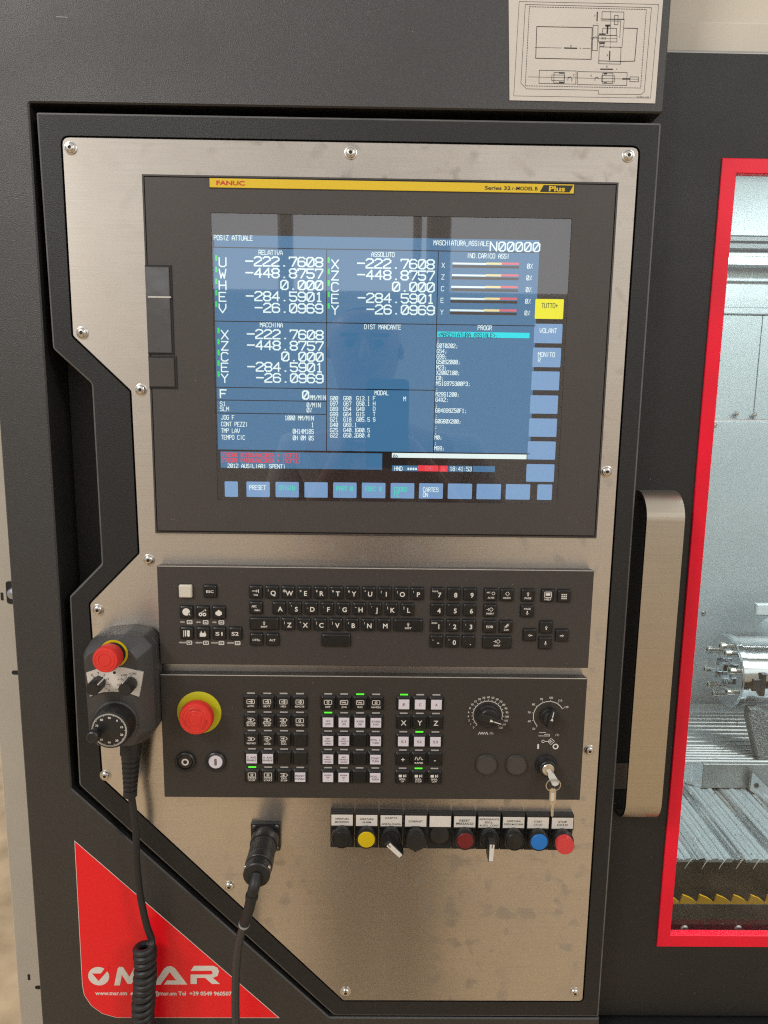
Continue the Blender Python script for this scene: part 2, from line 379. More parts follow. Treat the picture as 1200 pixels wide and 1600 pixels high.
# electrical cabinet beyond the left edge of the machine
ec = thing('electrical_cabinet', 'beige sheet metal electrical cabinet behind the left edge of the machine', 'cabinet', (-420, 150, -1540))
e0 = [at(32, 1600, 150), at(0, 1140, 150)]
xl = e0[0][0]
bp = MB().loft([([(xl, -1530), (-300, -1530), (-300, 800), (xl, 800)], 600), ([(xl, -1530), (-300, -1530), (-300, 800), (xl, 800)], 151.5), (offset([(xl, -1530), (-300, -1530), (-300, 800), (xl, 800)], -1.5), 150)])
bp.build('cabinet_panel', BEIGE, ec)
def slot(cx, cy, w, h, r=.6):
    x, z = at(cx, cy, 149.7)
    MB().loft([(rrect(x-w/2, x+w/2, z-h/2, z+h/2, r), 152), (rrect(x-w/2, x+w/2, z-h/2, z+h/2, r), 149.7)]).build('slot', DARK, ec)
slot(3, 932, 3, 9); slot(45, 1527, 3, 8); slot(25, 1051, 10, 5, 2.4); slot(61, 1543, 10, 5, 2.4)
x, z = at(18, 926, 149)
MB().loft([(rrect(x-6, x+8, z-13, z+13, 3), 153), (rrect(x-6, x+8, z-13, z+13, 3), 149)]).build('latch_plate', PLASTIC, ec)
MB().lathe([(7, 0), (7, 4), (5.5, 7), (2, 8.5)], (x+4, 149, z), n=24).build('latch_knob', mat('latch_grey', (.42, .46, .52), .25, .8), ec)
# ================================================================== control console frame
con = thing('control_console', 'charcoal console frame holding the steel panel with the screen', 'console', (-20, 20, -619))
O = [(-283.3, 228.5), (233.4, 229), (233.4, -619), (-36.2, -619), (-280.3, -368.5), (-279, -182.5), (-248.4, -151.5), (-249.2, 9), (-281, 38.5)]
PL = [(-262.8, 209.2), (215.6, 209.4), (215.4, -600.2), (-26.9, -600.6), (-257, -361), (-260.2, -189), (-213.4, -141.5), (-214.6, 3.5), (-262.5, 49.5)]
O = round_poly(O, [2, 2, 2, 8, 8, 4, 4, 6, 6], 4)
PR = round_poly(PL, [6, 6, 4, 3, 6, 5, 4, 4, 4], 4)
H = offset(PR, 1.5)
Oi = offset(O, -.6); Oj = offset(O, -2)
m = MB(); m.loft([(O, 42), (O, 2)], False, False).tess([Oj, H], 0)
m.loft([(H, 0), (H, 5)], False, False)
m.build('frame', PAINT2, con)
MB().tess([offset(H, 1)], 4.6).build('frame_back', DARK, con)
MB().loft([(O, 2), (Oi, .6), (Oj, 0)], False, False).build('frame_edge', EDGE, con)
# ------------------------------------------------------------------ stainless plate
pl = thing('mounting_plate', 'brushed stainless steel plate screwed to the console, screen and buttons on it', 'steel plate', (-20, 0, -600))
m = MB(); m.loft([(PR, 4), (PR, .1), (offset(PR, -.4), -.3)], True, False).tess([offset(PR, -.4)], -.3); m.build('plate', STEEL, pl)
scr = MB().lathe([(5.3, .0), (5.3, .5), (5.0, .7), (4.3, .75), (4.2, 1.3), (3.4, 2.3), (2.3, 2.75), (1.45, 2.8), (1.3, 1.7), (.01, 1.5)], (0, 0, 0), n=28).mesh('screw', CHROME)
sock = MB().lathe([(1.35, 2.3), (1.2, 1.72)], (0, 0, 0), n=6).mesh('hex_socket', INK)
for x, z in [(-255.9, 200.8), (-24.4, 200.7), (206.9, 202.4), (-254.3, 52.1), (-205.9, 4.5), (205.5, -61.9), (-204.8, -147.3), (-252.9, -194.6), (-254.1, -357.8), (206, -328.3), (-139.1, -473.4), (-24.6, -590.2), (206.7, -589.8)]:
    o = bpy.data.objects.new('screw', scr); COL.objects.link(o); o.parent = pl
    o.location = ((x+20)*.001, -.0003, (z+600)*.001)
    h = bpy.data.objects.new('hex_socket', sock); COL.objects.link(h); h.parent = o
# green bump stop in the gap above the console
g = MB().lathe([(13, 0), (13, 5), (11, 7), (3, 8)], (203, 26, 226.5), (0, 0, 1), 32).build('green_cap', GREEN); tag(g, 'round dark green plastic cap in the gap above the console', 'cap')
# ================================================================== monitor
mon = thing('monitor', 'grey framed numeric control monitor with lit blue screen', 'monitor', (0, 0, 30))
BX = (-197.6, 199.8, -122.2, 181)
x0, x1, z0, z1 = BX
GL = (-140.2, 161.2, -90.6, 150.6)
R4 = lambda d: [(x0+d, z0+d), (x1-d, z0+d), (x1-d, z1-d), (x0+d, z1-d)]
hole = [(GL[0]-.6, GL[2]-.6), (GL[1]+.6, GL[2]-.6), (GL[1]+.6, GL[3]+.6), (GL[0]-.6, GL[3]+.6)]
m = MB()
m.loft([(R4(0), 1), (R4(0), -2.2), (R4(.4), -2.6), (R4(1.5), -2.6), (R4(1.6), -1.2), (R4(2.5), -1.2), (R4(2.6), -3.6), (R4(3.1), -4)], False, False)
m.tess([R4(3.1), hole], -4); m.loft([(hole, -4), (hole, 1)], False, False)
m.build('bezel', BEZEL, mon)
# slot covers at the left edge of the monitor
def cover(pa, pb, mt, nm):
    a = at(*pa, -4); c = at(*pb, -4); X0, X1, Z0, Z1 = x0+.6, c[0], c[1], a[1]
    MB().box(X0-.3, X1+1.6, -4.6, -3.5, Z0-1.6, Z1+1.6, .3).build('slot_surround', DARK, mon)
    return MB().box(X0, X1-.6, -5.6, -4, Z0, Z1, .5).build(nm, mt, mon)
cover((228, 417), (270, 552), FILM, 'slot_window'); cover((233, 559), (275, 605), BEZEL, 'slot_lid')
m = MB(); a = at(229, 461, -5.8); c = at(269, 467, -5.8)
m.box(a[0]+1, c[0]-1, -6.0, -5.55, c[1]+.6, a[1]-.8, .15); m.build('fold_shine', mat('film_shine', (.6, .58, .54), .2, .5), mon)  # shine along the film's crease, painted as a pale bar
# yellow brand strip
a = at(327, 277, -5); c = at(897, 298, -5)
bs = MB(); zt = z1-2.9; zb = zt-7.2; bxa, bxb = a[0], c[0]
bs.box(bxa, bxb, -4.6, -3.8, zb, zt, .15); strip = bs.build('brand_strip', BRANDY, mon)
MB().text('FANUC', bxa+5.6, zb+2.0, 3.5, -4.75, 'l', 23.5, .03).build('brand_lettering', BRANDR, strip)
pw = bxb-1.5
q = MB().add([(pw-27, -4.72, zb+.9), (pw-2.2, -4.72, zb+.9), (pw+.6, -4.72, zt-.9), (pw-24, -4.72, zt-.9)], [(0, 1, 2, 3)])
q.text('Series 32', pw-73, zb+2.0, 2.9, -4.72, 'l', 21.5, .02).text('i', pw-50.6, zb+2.0, 2.9, -4.72, 'l', 1.6, .01, .35).text('-MODEL B', pw-48.4, zb+2.0, 2.9, -4.72, 'l', 19.5, .02)
q.build('model_lettering', INK, strip)
MB().text('Plus', pw-19.5, zb+1.6, 4.1, -4.85, 'l', 13.5, .03).build('plus_lettering', BRANDY, strip)
m = MB().box(bxa-.5, bxb+.6, -4.2, -3.7, zb-.7, zt+.5); m.build('strip_backing', INK, mon)
# ------------------------------------------------------------------ lit screen
SY = -1.0
def em(name, c, k=1.0): return mat(name, c, emit=k*.86)
SC = {'off': em('screen_dark', '2b2626', 1), 'pan': em('screen_panel_blue', '46769f', 1), 'key': em('screen_key_blue', '7ba2ce', 1), 'yel': em('screen_yellow', 'f2ee2c', 1),
      'wht': em('screen_white', 'e8fbfb', 1), 'cyn': em('screen_cyan', '10e6f2', 1), 'red': em('screen_red', 'f0404c', 1), 'grn': em('screen_green', '35e06a', 1), 'mint': em('screen_mint', '3ee6c0', 1),
      'blk': em('screen_line', '10161e', 1), 'dim': em('screen_ink', '1e3540', 1), 'bar': em('screen_bar', '3b3330', 1), 'yl2': em('screen_pale_yellow', 'f2e2a0', 1), 'rd2': em('screen_pale_red', 'e06a78', 1), 'gry': em('screen_ink_grey', '7d9090', 1), 'sub': em('screen_program_blue', '4f80ab', 1)}
m = MB().box(GL[0]-.5, GL[1]+.5, SY, 1.5, GL[2]-.5, GL[3]+.5); screen = m.build('screen', SC['off'], mon)
T = {k: MB() for k in SC}
def sp(px, py): return at(px, py, SY)
def srect(k, xa, ya, xb, yb, y, r=0):
    a = sp(xa, ya); c = sp(xb, yb)
    if r: T[k].loft([(rrect(a[0], c[0], c[1], a[1], r, 3), y)], False, True)
    else: T[k].rect(a[0], c[0], c[1], a[1], y)
    return a, c
Y1, Y2, Y3 = SY-.15, SY-.3, SY-.45
hx0, hz0 = sp(334.5, 367); hx1, hz1 = sp(842, 394.2)
mx0, mx1 = sp(336, 500)[0], sp(833, 600)[0]
zt_, zm1, zm2, zbm = hz1-.25, sp(420, 503)[1], sp(420, 606.2)[1], sp(420, 703.8)[1]
T['pan'].rect(hx0, hx1, hz1+.2, hz0, Y1)
T['pan'].rect(mx0, mx1, zbm, zt_-.4, Y1)
xa, xb = sp(510.3, 560)[0], sp(680.8, 560)[0]
for p in (((mx0, zt_), (hx1, zt_)), ((mx0, zm1), (mx1, zm1)), ((mx0, zm2), (xb, zm2)), ((xa, zt_), (xa, zbm)), ((xb, zt_), (xb, zbm)), ((mx0, zbm), (mx1, zbm)),
          ((mx0, sp(420, 626)[1]), (xa, sp(420, 626)[1])), ((mx0, sp(420, 646.3)[1]), (xa, sp(420, 646.3)[1]))):
    T['blk'].seg(*p, .75, Y2)
def st(k, t, px, py, hpx, pitch, th=1.0, al='l', wf=.74):
    th = .86 if th < 1.25 else th*1.06
    x, z = sp(px, py); u = .569
    T[k].cnc(t, x, z, hpx*u, Y3, pitch*u, th*u, al, wf)
def fit(k, t, pxa, pxb, py, hpx, th=1.05): st(k, t, pxa, py, hpx, (pxb-pxa)/len(t), th*.86 if th < 1.4 else th*1.08)
fit('wht', 'POSIZ ATTUALE', 334, 392, 375, 6.6); fit('wht', 'MASCHIATURA_ASSIALE', 677, 760, 383, 6.6); fit('wht', 'N00000', 764, 841, 392, 12.5, 1.7)
fit('wht', 'RELATIVA', 404, 440, 398, 6.4); fit('wht', 'ASSOLUTO', 580, 615, 401, 6.4); fit('wht', 'MACCHINA', 406, 441, 511, 6.4); fit('wht', 'DIST MANCANTE', 569, 625, 514, 6.4)
fit('wht', 'IND.CARICO ASSI', 729, 793, 403, 6.4); fit('wht', 'PROGR', 746, 768, 515.5, 6.4); fit('wht', 'MODAL', 585, 607, 617, 6.2)
vals = ('-222.7608', '-448.8757', '0.000', '-284.5901', '-26.0969')
for ax, xl_, xr, ys in (('UWHEV', 341, 505.5, (417, 435, 453.2, 471.2, 489.2)), ('XZCEY', 516.5, 679.5, (420.3, 438, 456, 474, 491.8)), ('XZCEY', 344.5, 506, (530.3, 547.6, 564.6, 581.2, 598.2))):
    for a_, v_, y_ in zip(ax, vals, ys):
        st('wht', a_, xl_, y_-.6, 12.6, 13.5, 1.7); st('wht', v_, xr, y_, 12.8, 13, 2.0, 'r', .8)
        a = sp(xl_-4.5, y_-18); c = sp(xl_-1.2, y_-9.5); T['grn'].rect(a[0], c[0], c[1], a[1], Y3)
fit('wht', 'F', 343, 355, 621, 11.5, 1.8); fit('wht', '0', 471.5, 483.5, 623.3, 12, 2.0); fit('wht', 'MM/MIN', 484, 509, 624.3, 6.5)
fit('wht', 'S1', 343.5, 353, 634, 6.2); fit('wht', 'SLM', 343.5, 358, 642, 6.2); fit('wht', '0/MIN', 479, 501, 636, 6.4, 1.2); fit('wht', '0%', 479, 488, 644, 6.4, 1.2)
for t, v, y in (('JOG F', '1000 MM/MIN', 655.3), ('CONT PEZZI', '1', 665.7), ('TMP LAV', '0H14M18S', 676), ('TEMPO CIC', '0H 0M 0S', 686.3)):
    st('wht', t, 345.5, y, 6.4, 4.15); st('wht', v, 490.5, y+1.5, 6.6, 4.1, 1.2, 'r')
srect('pan', 344.3, 705.2, 597, 734, Y1)
fit('red', 'OT0500 (E)SOVRACORSA + (SOFT1)', 346, 469, 713.4, 6.0, 1.2); fit('red', 'OT0500 (V)SOVRACORSA + (SOFT1)', 346, 469, 721.8, 6.0, 1.2); fit('wht', '2012 AUSILIARI SPENTI', 355.5, 446, 730.6, 6.0, 1.15)
rows = ('G00|G80|G13.1|F', 'G97|G67|G50.1|H', 'G69|G54|G49|D', 'G99|G64|G15|T', 'G21|G18|G05.5|S', 'G40|G69.1||', 'G25|G40.1|G80.5|', 'G22|G50.2|G80.4|')
for i, r in enumerate(rows):
    for t, x in zip(r.split('|'), (515.5, 536.3, 556.6, 582.5)): st('wht', t, x, 625.2+i*8.28, 5.8, 4.25, 1.2)
st('wht', 'M', 630, 626.5, 6.4, 4.4)
a = sp(683.5, 518); c = sp(827, 528.6); T['cyn'].rect(a[0], c[0], c[1], a[1], Y2)
fit('dim', '<MASCHIATURA_ASSIALE>;', 684, 776, 526.5, 6.6, .9)
prog = ('', ';', 'G0T0202;', 'G54;', 'G99;', 'G50S2000;', 'M23;', 'X200Z100;', 'C0;', 'M51G97S300P3;', ';', 'M29S1200;', 'G4X2;', ';', 'G84G99Z50F1;', ';', 'G0G80X200;', ';', ';', 'M0;', ';', 'M99;')
px0 = sp(682.3, 540)[0]
for i, t in enumerate(prog):
    if t:
        z_ = sp(700, 526.6+i*8.425)[1]
        T['wht'].cnc(t, px0, z_, 5.9*.569, Y3, 4.12*.569, .86*.569, 'l', .72)
srect('wht', 612.5, 707.6, 822.5, 717.6, Y1); fit('dim', 'A>_', 614, 626, 716, 6, .9)
srect('pan', 612.5, 727, 653.6, 736.4, Y1); srect('red', 653.7, 727, 685, 736.6, Y1); srect('red', 686.8, 727.5, 699.3, 737, Y1); srect('pan', 700.8, 727.6, 737.6, 737.2, Y1); srect('pan', 739, 728, 773, 737.6, Y1)
fit('wht', 'HND', 616, 629, 735, 6.2, 1.2); fit('wht', '****', 636, 652, 735, 5, 1.2); fit('wht', '18:41:53', 702.5, 737, 735.6, 6.4, 1.2); fit('rd2', 'EMG', 664, 676, 734.8, 6, 1.0); fit('rd2', 'AL', 689, 697, 735, 6, 1.0)
for i, t in enumerate('XZCEY'):
    y_ = 410.2+i*18.25; dx = -i*1.0
    st('wht', t, 689.5+dx*.5, y_+8, 6.6, 5.5, 1.0); st('wht', '0%', 823+dx, y_+9.3, 6.4, 4.6, 1.2)
    for k, u, v in (('wht', 707, 760), ('yl2', 760, 784), ('rd2', 784, 811)): srect(k, u+dx, y_, v+dx, y_+3.8, Y2)
    srect('bar', 707+dx, y_+3.9, 811+dx, y_+9.6, Y2)
PARTS_KEYS = []
def soft(xa_, ya_, xb_, yb_, mt):
    a = sp(xa_, ya_); c = sp(xb_, yb_)
    MB().loft([(rrect(a[0], c[0], c[1], a[1], .8, 3), SY), (rrect(a[0], c[0], c[1], a[1], .8, 3), Y2)], False).build('soft_key', SC[mt], screen)
for xa_, xb_ in ((351, 372), (385, 421.7), (430.5, 467), (475.7, 512), (520.7, 557), (565.5, 602), (610.5, 647), (655, 691.7), (700, 737), (745, 782), (790.7, 827.5), (840, 861.7)):
    yo = (xa_-351)*.0098; soft(xa_, 752+yo, xb_, 776.4+yo, 'key')
for (t, xa_, xb_, k) in (('PRESET', 389.5, 415.5, 'wht'), ('ORIGIN', 435.5, 461, 'mint'), ('PART 0', 525.5, 551.5, 'mint'), ('ESEC 0', 570.5, 596.5, 'mint')): fit(k, t, xa_, xb_, 764.8+(xa_-390)*.012, 6.6, 1.05)
for (t, u, x, k) in (('COORD', 'PZ', 615.5, 'mint'), ('CARTES', 'ON', 660.5, 'wht')):
    st(k, t, x, 767.6+(x-615)*.01, 6.4, 4.15); st(k, u, x, 775.6+(x-615)*.01, 6.4, 4.15)
for i, (xa_, xb_, ya_, yb_) in enumerate(((836.7, 879.5, 467, 498.7), (835, 877.5, 505.7, 536.7), (832.8, 875.3, 543, 574), (831, 873, 580, 610), (829, 870.7, 617.5, 646.7), (827, 869, 653.6, 682.8), (825, 867, 689.3, 718.3), (823, 865, 725, 753))):
    soft(xa_, ya_, xb_, yb_, 'yel' if i == 0 else 'key')
fit('dim', 'TUTTO+', 845.5, 871, 481, 6.6, .9); fit('wht', 'VOLANT', 842.5, 869.5, 520, 6.6); st('wht', 'MONITO', 840, 557.3, 6.6, 4.4); st('wht', 'R', 840, 566, 6.6, 4.4)
names = {'pan': 'screen_area', 'blk': 'screen_line', 'wht': 'screen_text', 'red': 'alarm_text', 'grn': 'axis_mark', 'mint': 'soft_key_text', 'cyn': 'highlight_bar', 'dim': 'dark_text', 'bar': 'load_bar', 'yl2': 'load_scale', 'rd2': 'load_limit'}
for k, mb in T.items():
    if mb.v: mb.build(names.get(k, 'screen_mark'), SC[k], screen, False)
MB().rect(GL[0]-.5, GL[1]+.5, GL[2]-.5, GL[3]+.5, -3.2).build('screen_glass', GLASS, mon, False)
# ================================================================== keyboard panel
def device(name, label, cat, B, mt, y=-12):
    X0, X1, Z0, Z1 = B
    d = thing(name, label, cat, ((X0+X1)/2, 0, Z0))
    R = lambda k: [(X0+k, Z0+k), (X1-k, Z0+k), (X1-k, Z1-k), (X0+k, Z1-k)]
    MB().loft([(R(.9), 1), (R(0), y+3), (R(0), y+.5), (R(.5), y)]).build('panel_face', mt, d)
    MB().box(X0+.6, X1-.6, y-.1, y+.5, Z1-.55, Z1+.12, .1).build('edge_strip', PALE_EDGE, d)  # thin pale strip along the panel's top edge
    return d
KB = (-194.4, 196.4, -241.6, -150)
kb = device('keyboard_panel', 'grey keyboard panel with letter, number and arrow keys under the monitor', 'keyboard', KB, PANEL)
ky0 = LOC[kb.name]
def keymesh(w, h, d=2.6):
    m = MB(); R = lambda k, r: rrect(-w/2+k, w/2-k, -h/2+k, h/2-k, r, 2)
    m.loft([(R(0, .8), 0), (R(.15, .8), -d+.75), (R(.95, .9), -d)])
    return m.mesh('key', KEYBLK)
KM = {}
def wellmesh(w, h):
    m = MB(); R = lambda k: rrect(-w/2-k, w/2+k, -h/2-k, h/2+k, .9, 2)
    m.loft([(R(.75), 0), (R(.7), -.16)]); return m.mesh('key_well', DARK)
def key(parent, x, z, y, w=11.2, h=11.2, legend=None, mt=None, lm=None, d=2.6, nm='key'):
    kk = (w, h, mt.name if mt else '', d)
    if kk not in KM:
        KM[kk] = keymesh(w, h, d)
        if mt: KM[kk].materials[0] = mt
        KM[('w',)+kk] = wellmesh(w, h)
    org = LOC[parent.name]
    o = bpy.data.objects.new(nm, KM[kk]); COL.objects.link(o); o.parent = parent
    o.location = ((x-org[0])*.001, (y-org[1])*.001, (z-org[2])*.001)
    q = bpy.data.objects.new('key_well', KM[('w',)+kk]); COL.objects.link(q); q.parent = o
    if legend and legend.v:
        l = bpy.data.objects.new('legend', legend.mesh('legend', lm or WHITE, False)); COL.objects.link(l); l.parent = o
    return o
LY = -2.72
def lg(*items):
    """legend: (text, dx, dz baseline, cap height, align[, width])"""
    m = MB()
    for it in items:
        t, x, z, h = it[:4]; al = it[4] if len(it) > 4 else 'c'; w = it[5] if len(it) > 5 else None
        m.text(t, x, z, h, LY, al, w, .02)
    return m
def arrow(m, x, z, dx, dz, L=3.6, w=.9):
    d = Vector((dx, dz)); p = Vector((-dz, dx)); a = Vector((x, z))-d*L/2; b = Vector((x, z))+d*L/2
    m.seg(a, b-d*1.0, w, LY); t = [b, b-d*1.7+p*1.3, b-d*1.7-p*1.3]
    m.add([(v.x, LY, v.y) for v in t], [(0, 1, 2)]); return m
KY = -12; cx0, cp = -106.4, 14.43; rz = (-172.5, -187.2, -202.0, -216.8)
xs = lambda i: cx0+cp*i
m = arrow(lg(('TAB', 0, -3.2, 1.6, 'c', 4)), -.4, 1.2, 1, 0, 5, .6); m.seg((2.6, -.2), (2.6, 2.6), .6, LY); key(kb, xs(0), rz[0], KY, legend=m)
for i, (c, s_) in enumerate(zip('QWERTYUIOP', ('!', '@', '#', '$', '%', '&', '*', '(', ')', '\\'))):
    key(kb, xs(i+1), rz[0], KY, legend=lg((c, 1.2, -2.6, 4.4), (s_, -3.2, .9, 1.9)))
key(kb, xs(0), rz[1], KY, legend=lg(('ABC', -1.6, .8, 2.0, 'c', 4.6), ('/abc', 1.2, -2.6, 2.0, 'c', 5.2)))
for i, (c, s_) in enumerate(zip('ASDFGHJKL', ('', '"', '_', ':', ';', '~', "'", '[', ']'))):
    key(kb, -85.8+14.4*i, rz[1], KY, legend=lg((c, 1.2, -2.6, 4.4), (s_ or ' ', -3.2, .9, 1.9)))
for x in (-99.2, 30.4):
    m = arrow(lg(('SHIFT', 0, -3.2, 1.7, 'c', 6)), 0, 1.2, 0, 1, 3.4, .9); key(kb, x, rz[2], KY, 25.6, legend=m)
for i, (c, s_) in enumerate(zip('ZXCVBNM', ('|', '^', '{', '}', '/', '?', ''))):
    key(kb, -77.8+14.4*i, rz[2], KY, legend=lg((c, 1.2, -2.6, 4.4), (s_ or ' ', -3.2, .9, 1.9)))
key(kb, xs(0), rz[3], KY, legend=lg(('CTRL', 0, -1, 2, 'c', 7))); key(kb, xs(1), rz[3], KY, legend=lg(('ALT', 0, -1, 2, 'c', 5.6))); key(kb, -34.5, rz[3], KY, 25.6)
for r, row in enumerate((('7', '8', '9'), ('4', '5', '6'), ('1', '2', '3'), ('-', '0', '.'))):
    for i, c in enumerate(row):
        s_ = {'7': 'HOME', '1': 'END', '2': '!', '3': '!', '-': '+', '0': '*', '.': '.'}.get(c, ' ')
        key(kb, 56.3+14.6*i, rz[r], KY, legend=lg((c, 1.6 if len(s_) < 3 else 1.8, -2.7, 4.4), (s_, -2.2 if len(s_) > 2 else -3.2, 2.0 if len(s_) > 2 else .8, 1.4, 'c', 5 if len(s_) > 2 else None)))
def dia(m, x, z, s=1.6, w=.4): return m.line([(x-s, z), (x, z+s), (x+s, z), (x, z-s), (x-s, z)], w, LY)
key(kb, 104, -172.8, KY, legend=dia(lg(('ALTER', .3, -3.2, 1.6, 'c', 6), ('ABC', -2.2, 1.8, 1.3, 'c', 3.4)), 2.2, 1.6)); key(kb, 118.5, -172.8, KY, legend=dia(lg(('DELETE', 0, -3.2, 1.6, 'c', 6.6)), .4, 1.4, 1.9))
key(kb, 104, -187.5, KY, legend=arrow(dia(lg(('INSERT', 0, -3.2, 1.6, 'c', 6.8)), .8, 1.4, 1.9), -1.6, 1.4, 1, 0, 3, .5))
key(kb, 104, -202.4, KY, legend=lg(('EOB', 0, -1, 2.3, 'c', 6)))
m = lg(('CAN', .4, -3.4, 1.6, 'c', 4.2)); m.line([(-1.4, -.8), (0, 1.0), (2.4, 3.2), (1.6, .9), (-1.4, -.8)], .9, LY); key(kb, 118.7, -202.4, KY, legend=m)
key(kb, 111.4, -217.3, KY, 25.6, legend=arrow(dia(lg(('INPUT', 0, -3.4, 1.6, 'c', 6)), .8, 1.2, 1.9), -1.6, 1.2, 1, 0, 3, .5))
key(kb, 137.4, -172.9, KY, legend=arrow(lg(('PAGE', 0, -3.2, 1.7, 'c', 6)), 0, 1.6, 0, 1)); key(kb, 137.4, -187.6, KY, legend=arrow(lg(('PAGE', 0, 1.6, 1.7, 'c', 6)), 0, -1.6, 0, -1))
m = lg(('HELP', 0, -4, 1.8, 'c', 6)); m.line([(-3, -1.4), (3, -1.4), (3, 3.6), (-3, 3.6), (-3, -1.4)], .6, LY); m.rect(-2, 2, .2, 2.6, LY); key(kb, 155.4, -173, KY, legend=m)
m = MB()
for i in range(3):
    for j in range(3): m.rect(-2.4+i*1.8, -1.2+i*1.8, -2.6+j*1.8, -1.4+j*1.8, LY)
key(kb, 169.9, -173.2, KY, legend=m)
for x, z, dx, dz in ((155.3, -202.6, 0, 1), (140.8, -210, -1, 0), (170.1, -210.1, 1, 0), (155.3, -217.5, 0, -1)): key(kb, x, z, KY, legend=arrow(MB(), 0, 0, dx, dz))
m = MB().line([(-3, -.4), (-3, 1.4), (-1.4, -.4), (-1.4, 1.6)], .35, LY).line([(-.6, -2), (1, 1.8), (2.4, 1.8), (2.8, .6)], .35, LY).line([(0, 0), (2.4, .4)], .35, LY)
wk = key(kb, -169, -172.4, KY, 11.6, 11.6, m, IVORY, INKG, 3.4, 'key'); wk['label'] = 'ivory white key'
key(kb, -147.1, -172.4, KY, legend=lg(('ESC', 0, -1, 2.3, 'c', 6.6)))
def icon(k):
    m = MB()
    if k == 0: m.disc((0, .6), 3.4, LY, 20).add([(1.5, LY, -1.6), (3.6, LY, -2.8), (3, LY, .4)], [(0, 1, 2)]); 
    if k == 1: m.disc((-1.7, -1.6), 1.7, LY, 16, .7).disc((1.7, -1.6), 1.7, LY, 16, .7).seg((-1, 0), (2.6, 2.8), .5, LY).add([(1.6, LY, 2), (3.6, LY, 1.4), (2.6, LY, 3.8)], [(0, 1, 2)])
    if k == 2: m.add([(-3, LY, .4), (-2.6, LY, -1.8), (.2, LY, -3), (2.8, LY, -1.6), (3, LY, .6), (.2, LY, 2.8)], [(0, 1, 2, 3, 4, 5)])
    if k == 3: m.rect(-3, -2.4, -3, 3, LY).rect(-1.6, -.4, -2.2, 3, LY).rect(.4, 2.8, -2.2, 3, LY).add([(.4, LY, -2.2), (2.8, LY, -2.2), (2, LY, -3), (1.2, LY, -3)], [(0, 1, 2, 3)]).add([(-1.6, LY, -2.2), (-.4, LY, -2.2), (-1, LY, -3)], [(0, 1, 2)])
    if k == 4: m.add([(-2.8, LY, -2.8), (2, LY, -2.8), (3.2, LY, -1), (2.4, LY, .6), (1.8, LY, 2.8), (1.2, LY, .8), (-.8, LY, .8), (-1.4, LY, 2.8), (-2.2, LY, .8), (-2.8, LY, .4)], [tuple(range(10))])
    return m
for i in range(3):
    o = key(kb, -168.8+14.5*i, -191.9, KY, legend=icon(i))
MB_i = MB().rect(-.45, .45, -1, 2.4, LY-.1)
for i in range(2): key(kb, -169+14.6*i, -211.5, KY, legend=icon(3+i))
key(kb, -139.9, -211.4, KY, legend=lg(('S1', 0, -1.6, 3.4, 'c', 6.4))); key(kb, -125.4, -211.3, KY, legend=lg(('S2', 0, -1.6, 3.4, 'c', 6.4)))
m = MB(); ink = MB()
for (t, x, z) in (('POS', -170.6, -201.6), ('PROG', -156.2, -201.6), ('OFS', -142, -201.6), ('MESSAGE', -171.4, -220.9), ('GRAPH', -156.4, -220.9), ('CUSTOM', -142.4, -220.9), ('SYSTEM', -127.8, -220.9)):
    wl = 6 if len(t) > 4 else 3.6
    m.text(t, x-2.4, z-.6, 1.3, -12.12, 'c', wl, .03)
    m.loft([(rrect(x+1.4, x+6.4, z-1.9, z+1.9, .5, 2), -12.12)], False, True); ink.rect(x+2.2, x+5.6, z-1.1, z+1.1, -12.2); m.rect(x+3, x+4.8, z-.4, z+.4, -12.3)
m.build('key_caption', WHITE, kb, False); ink.build('caption_window', PANEL, kb, False)
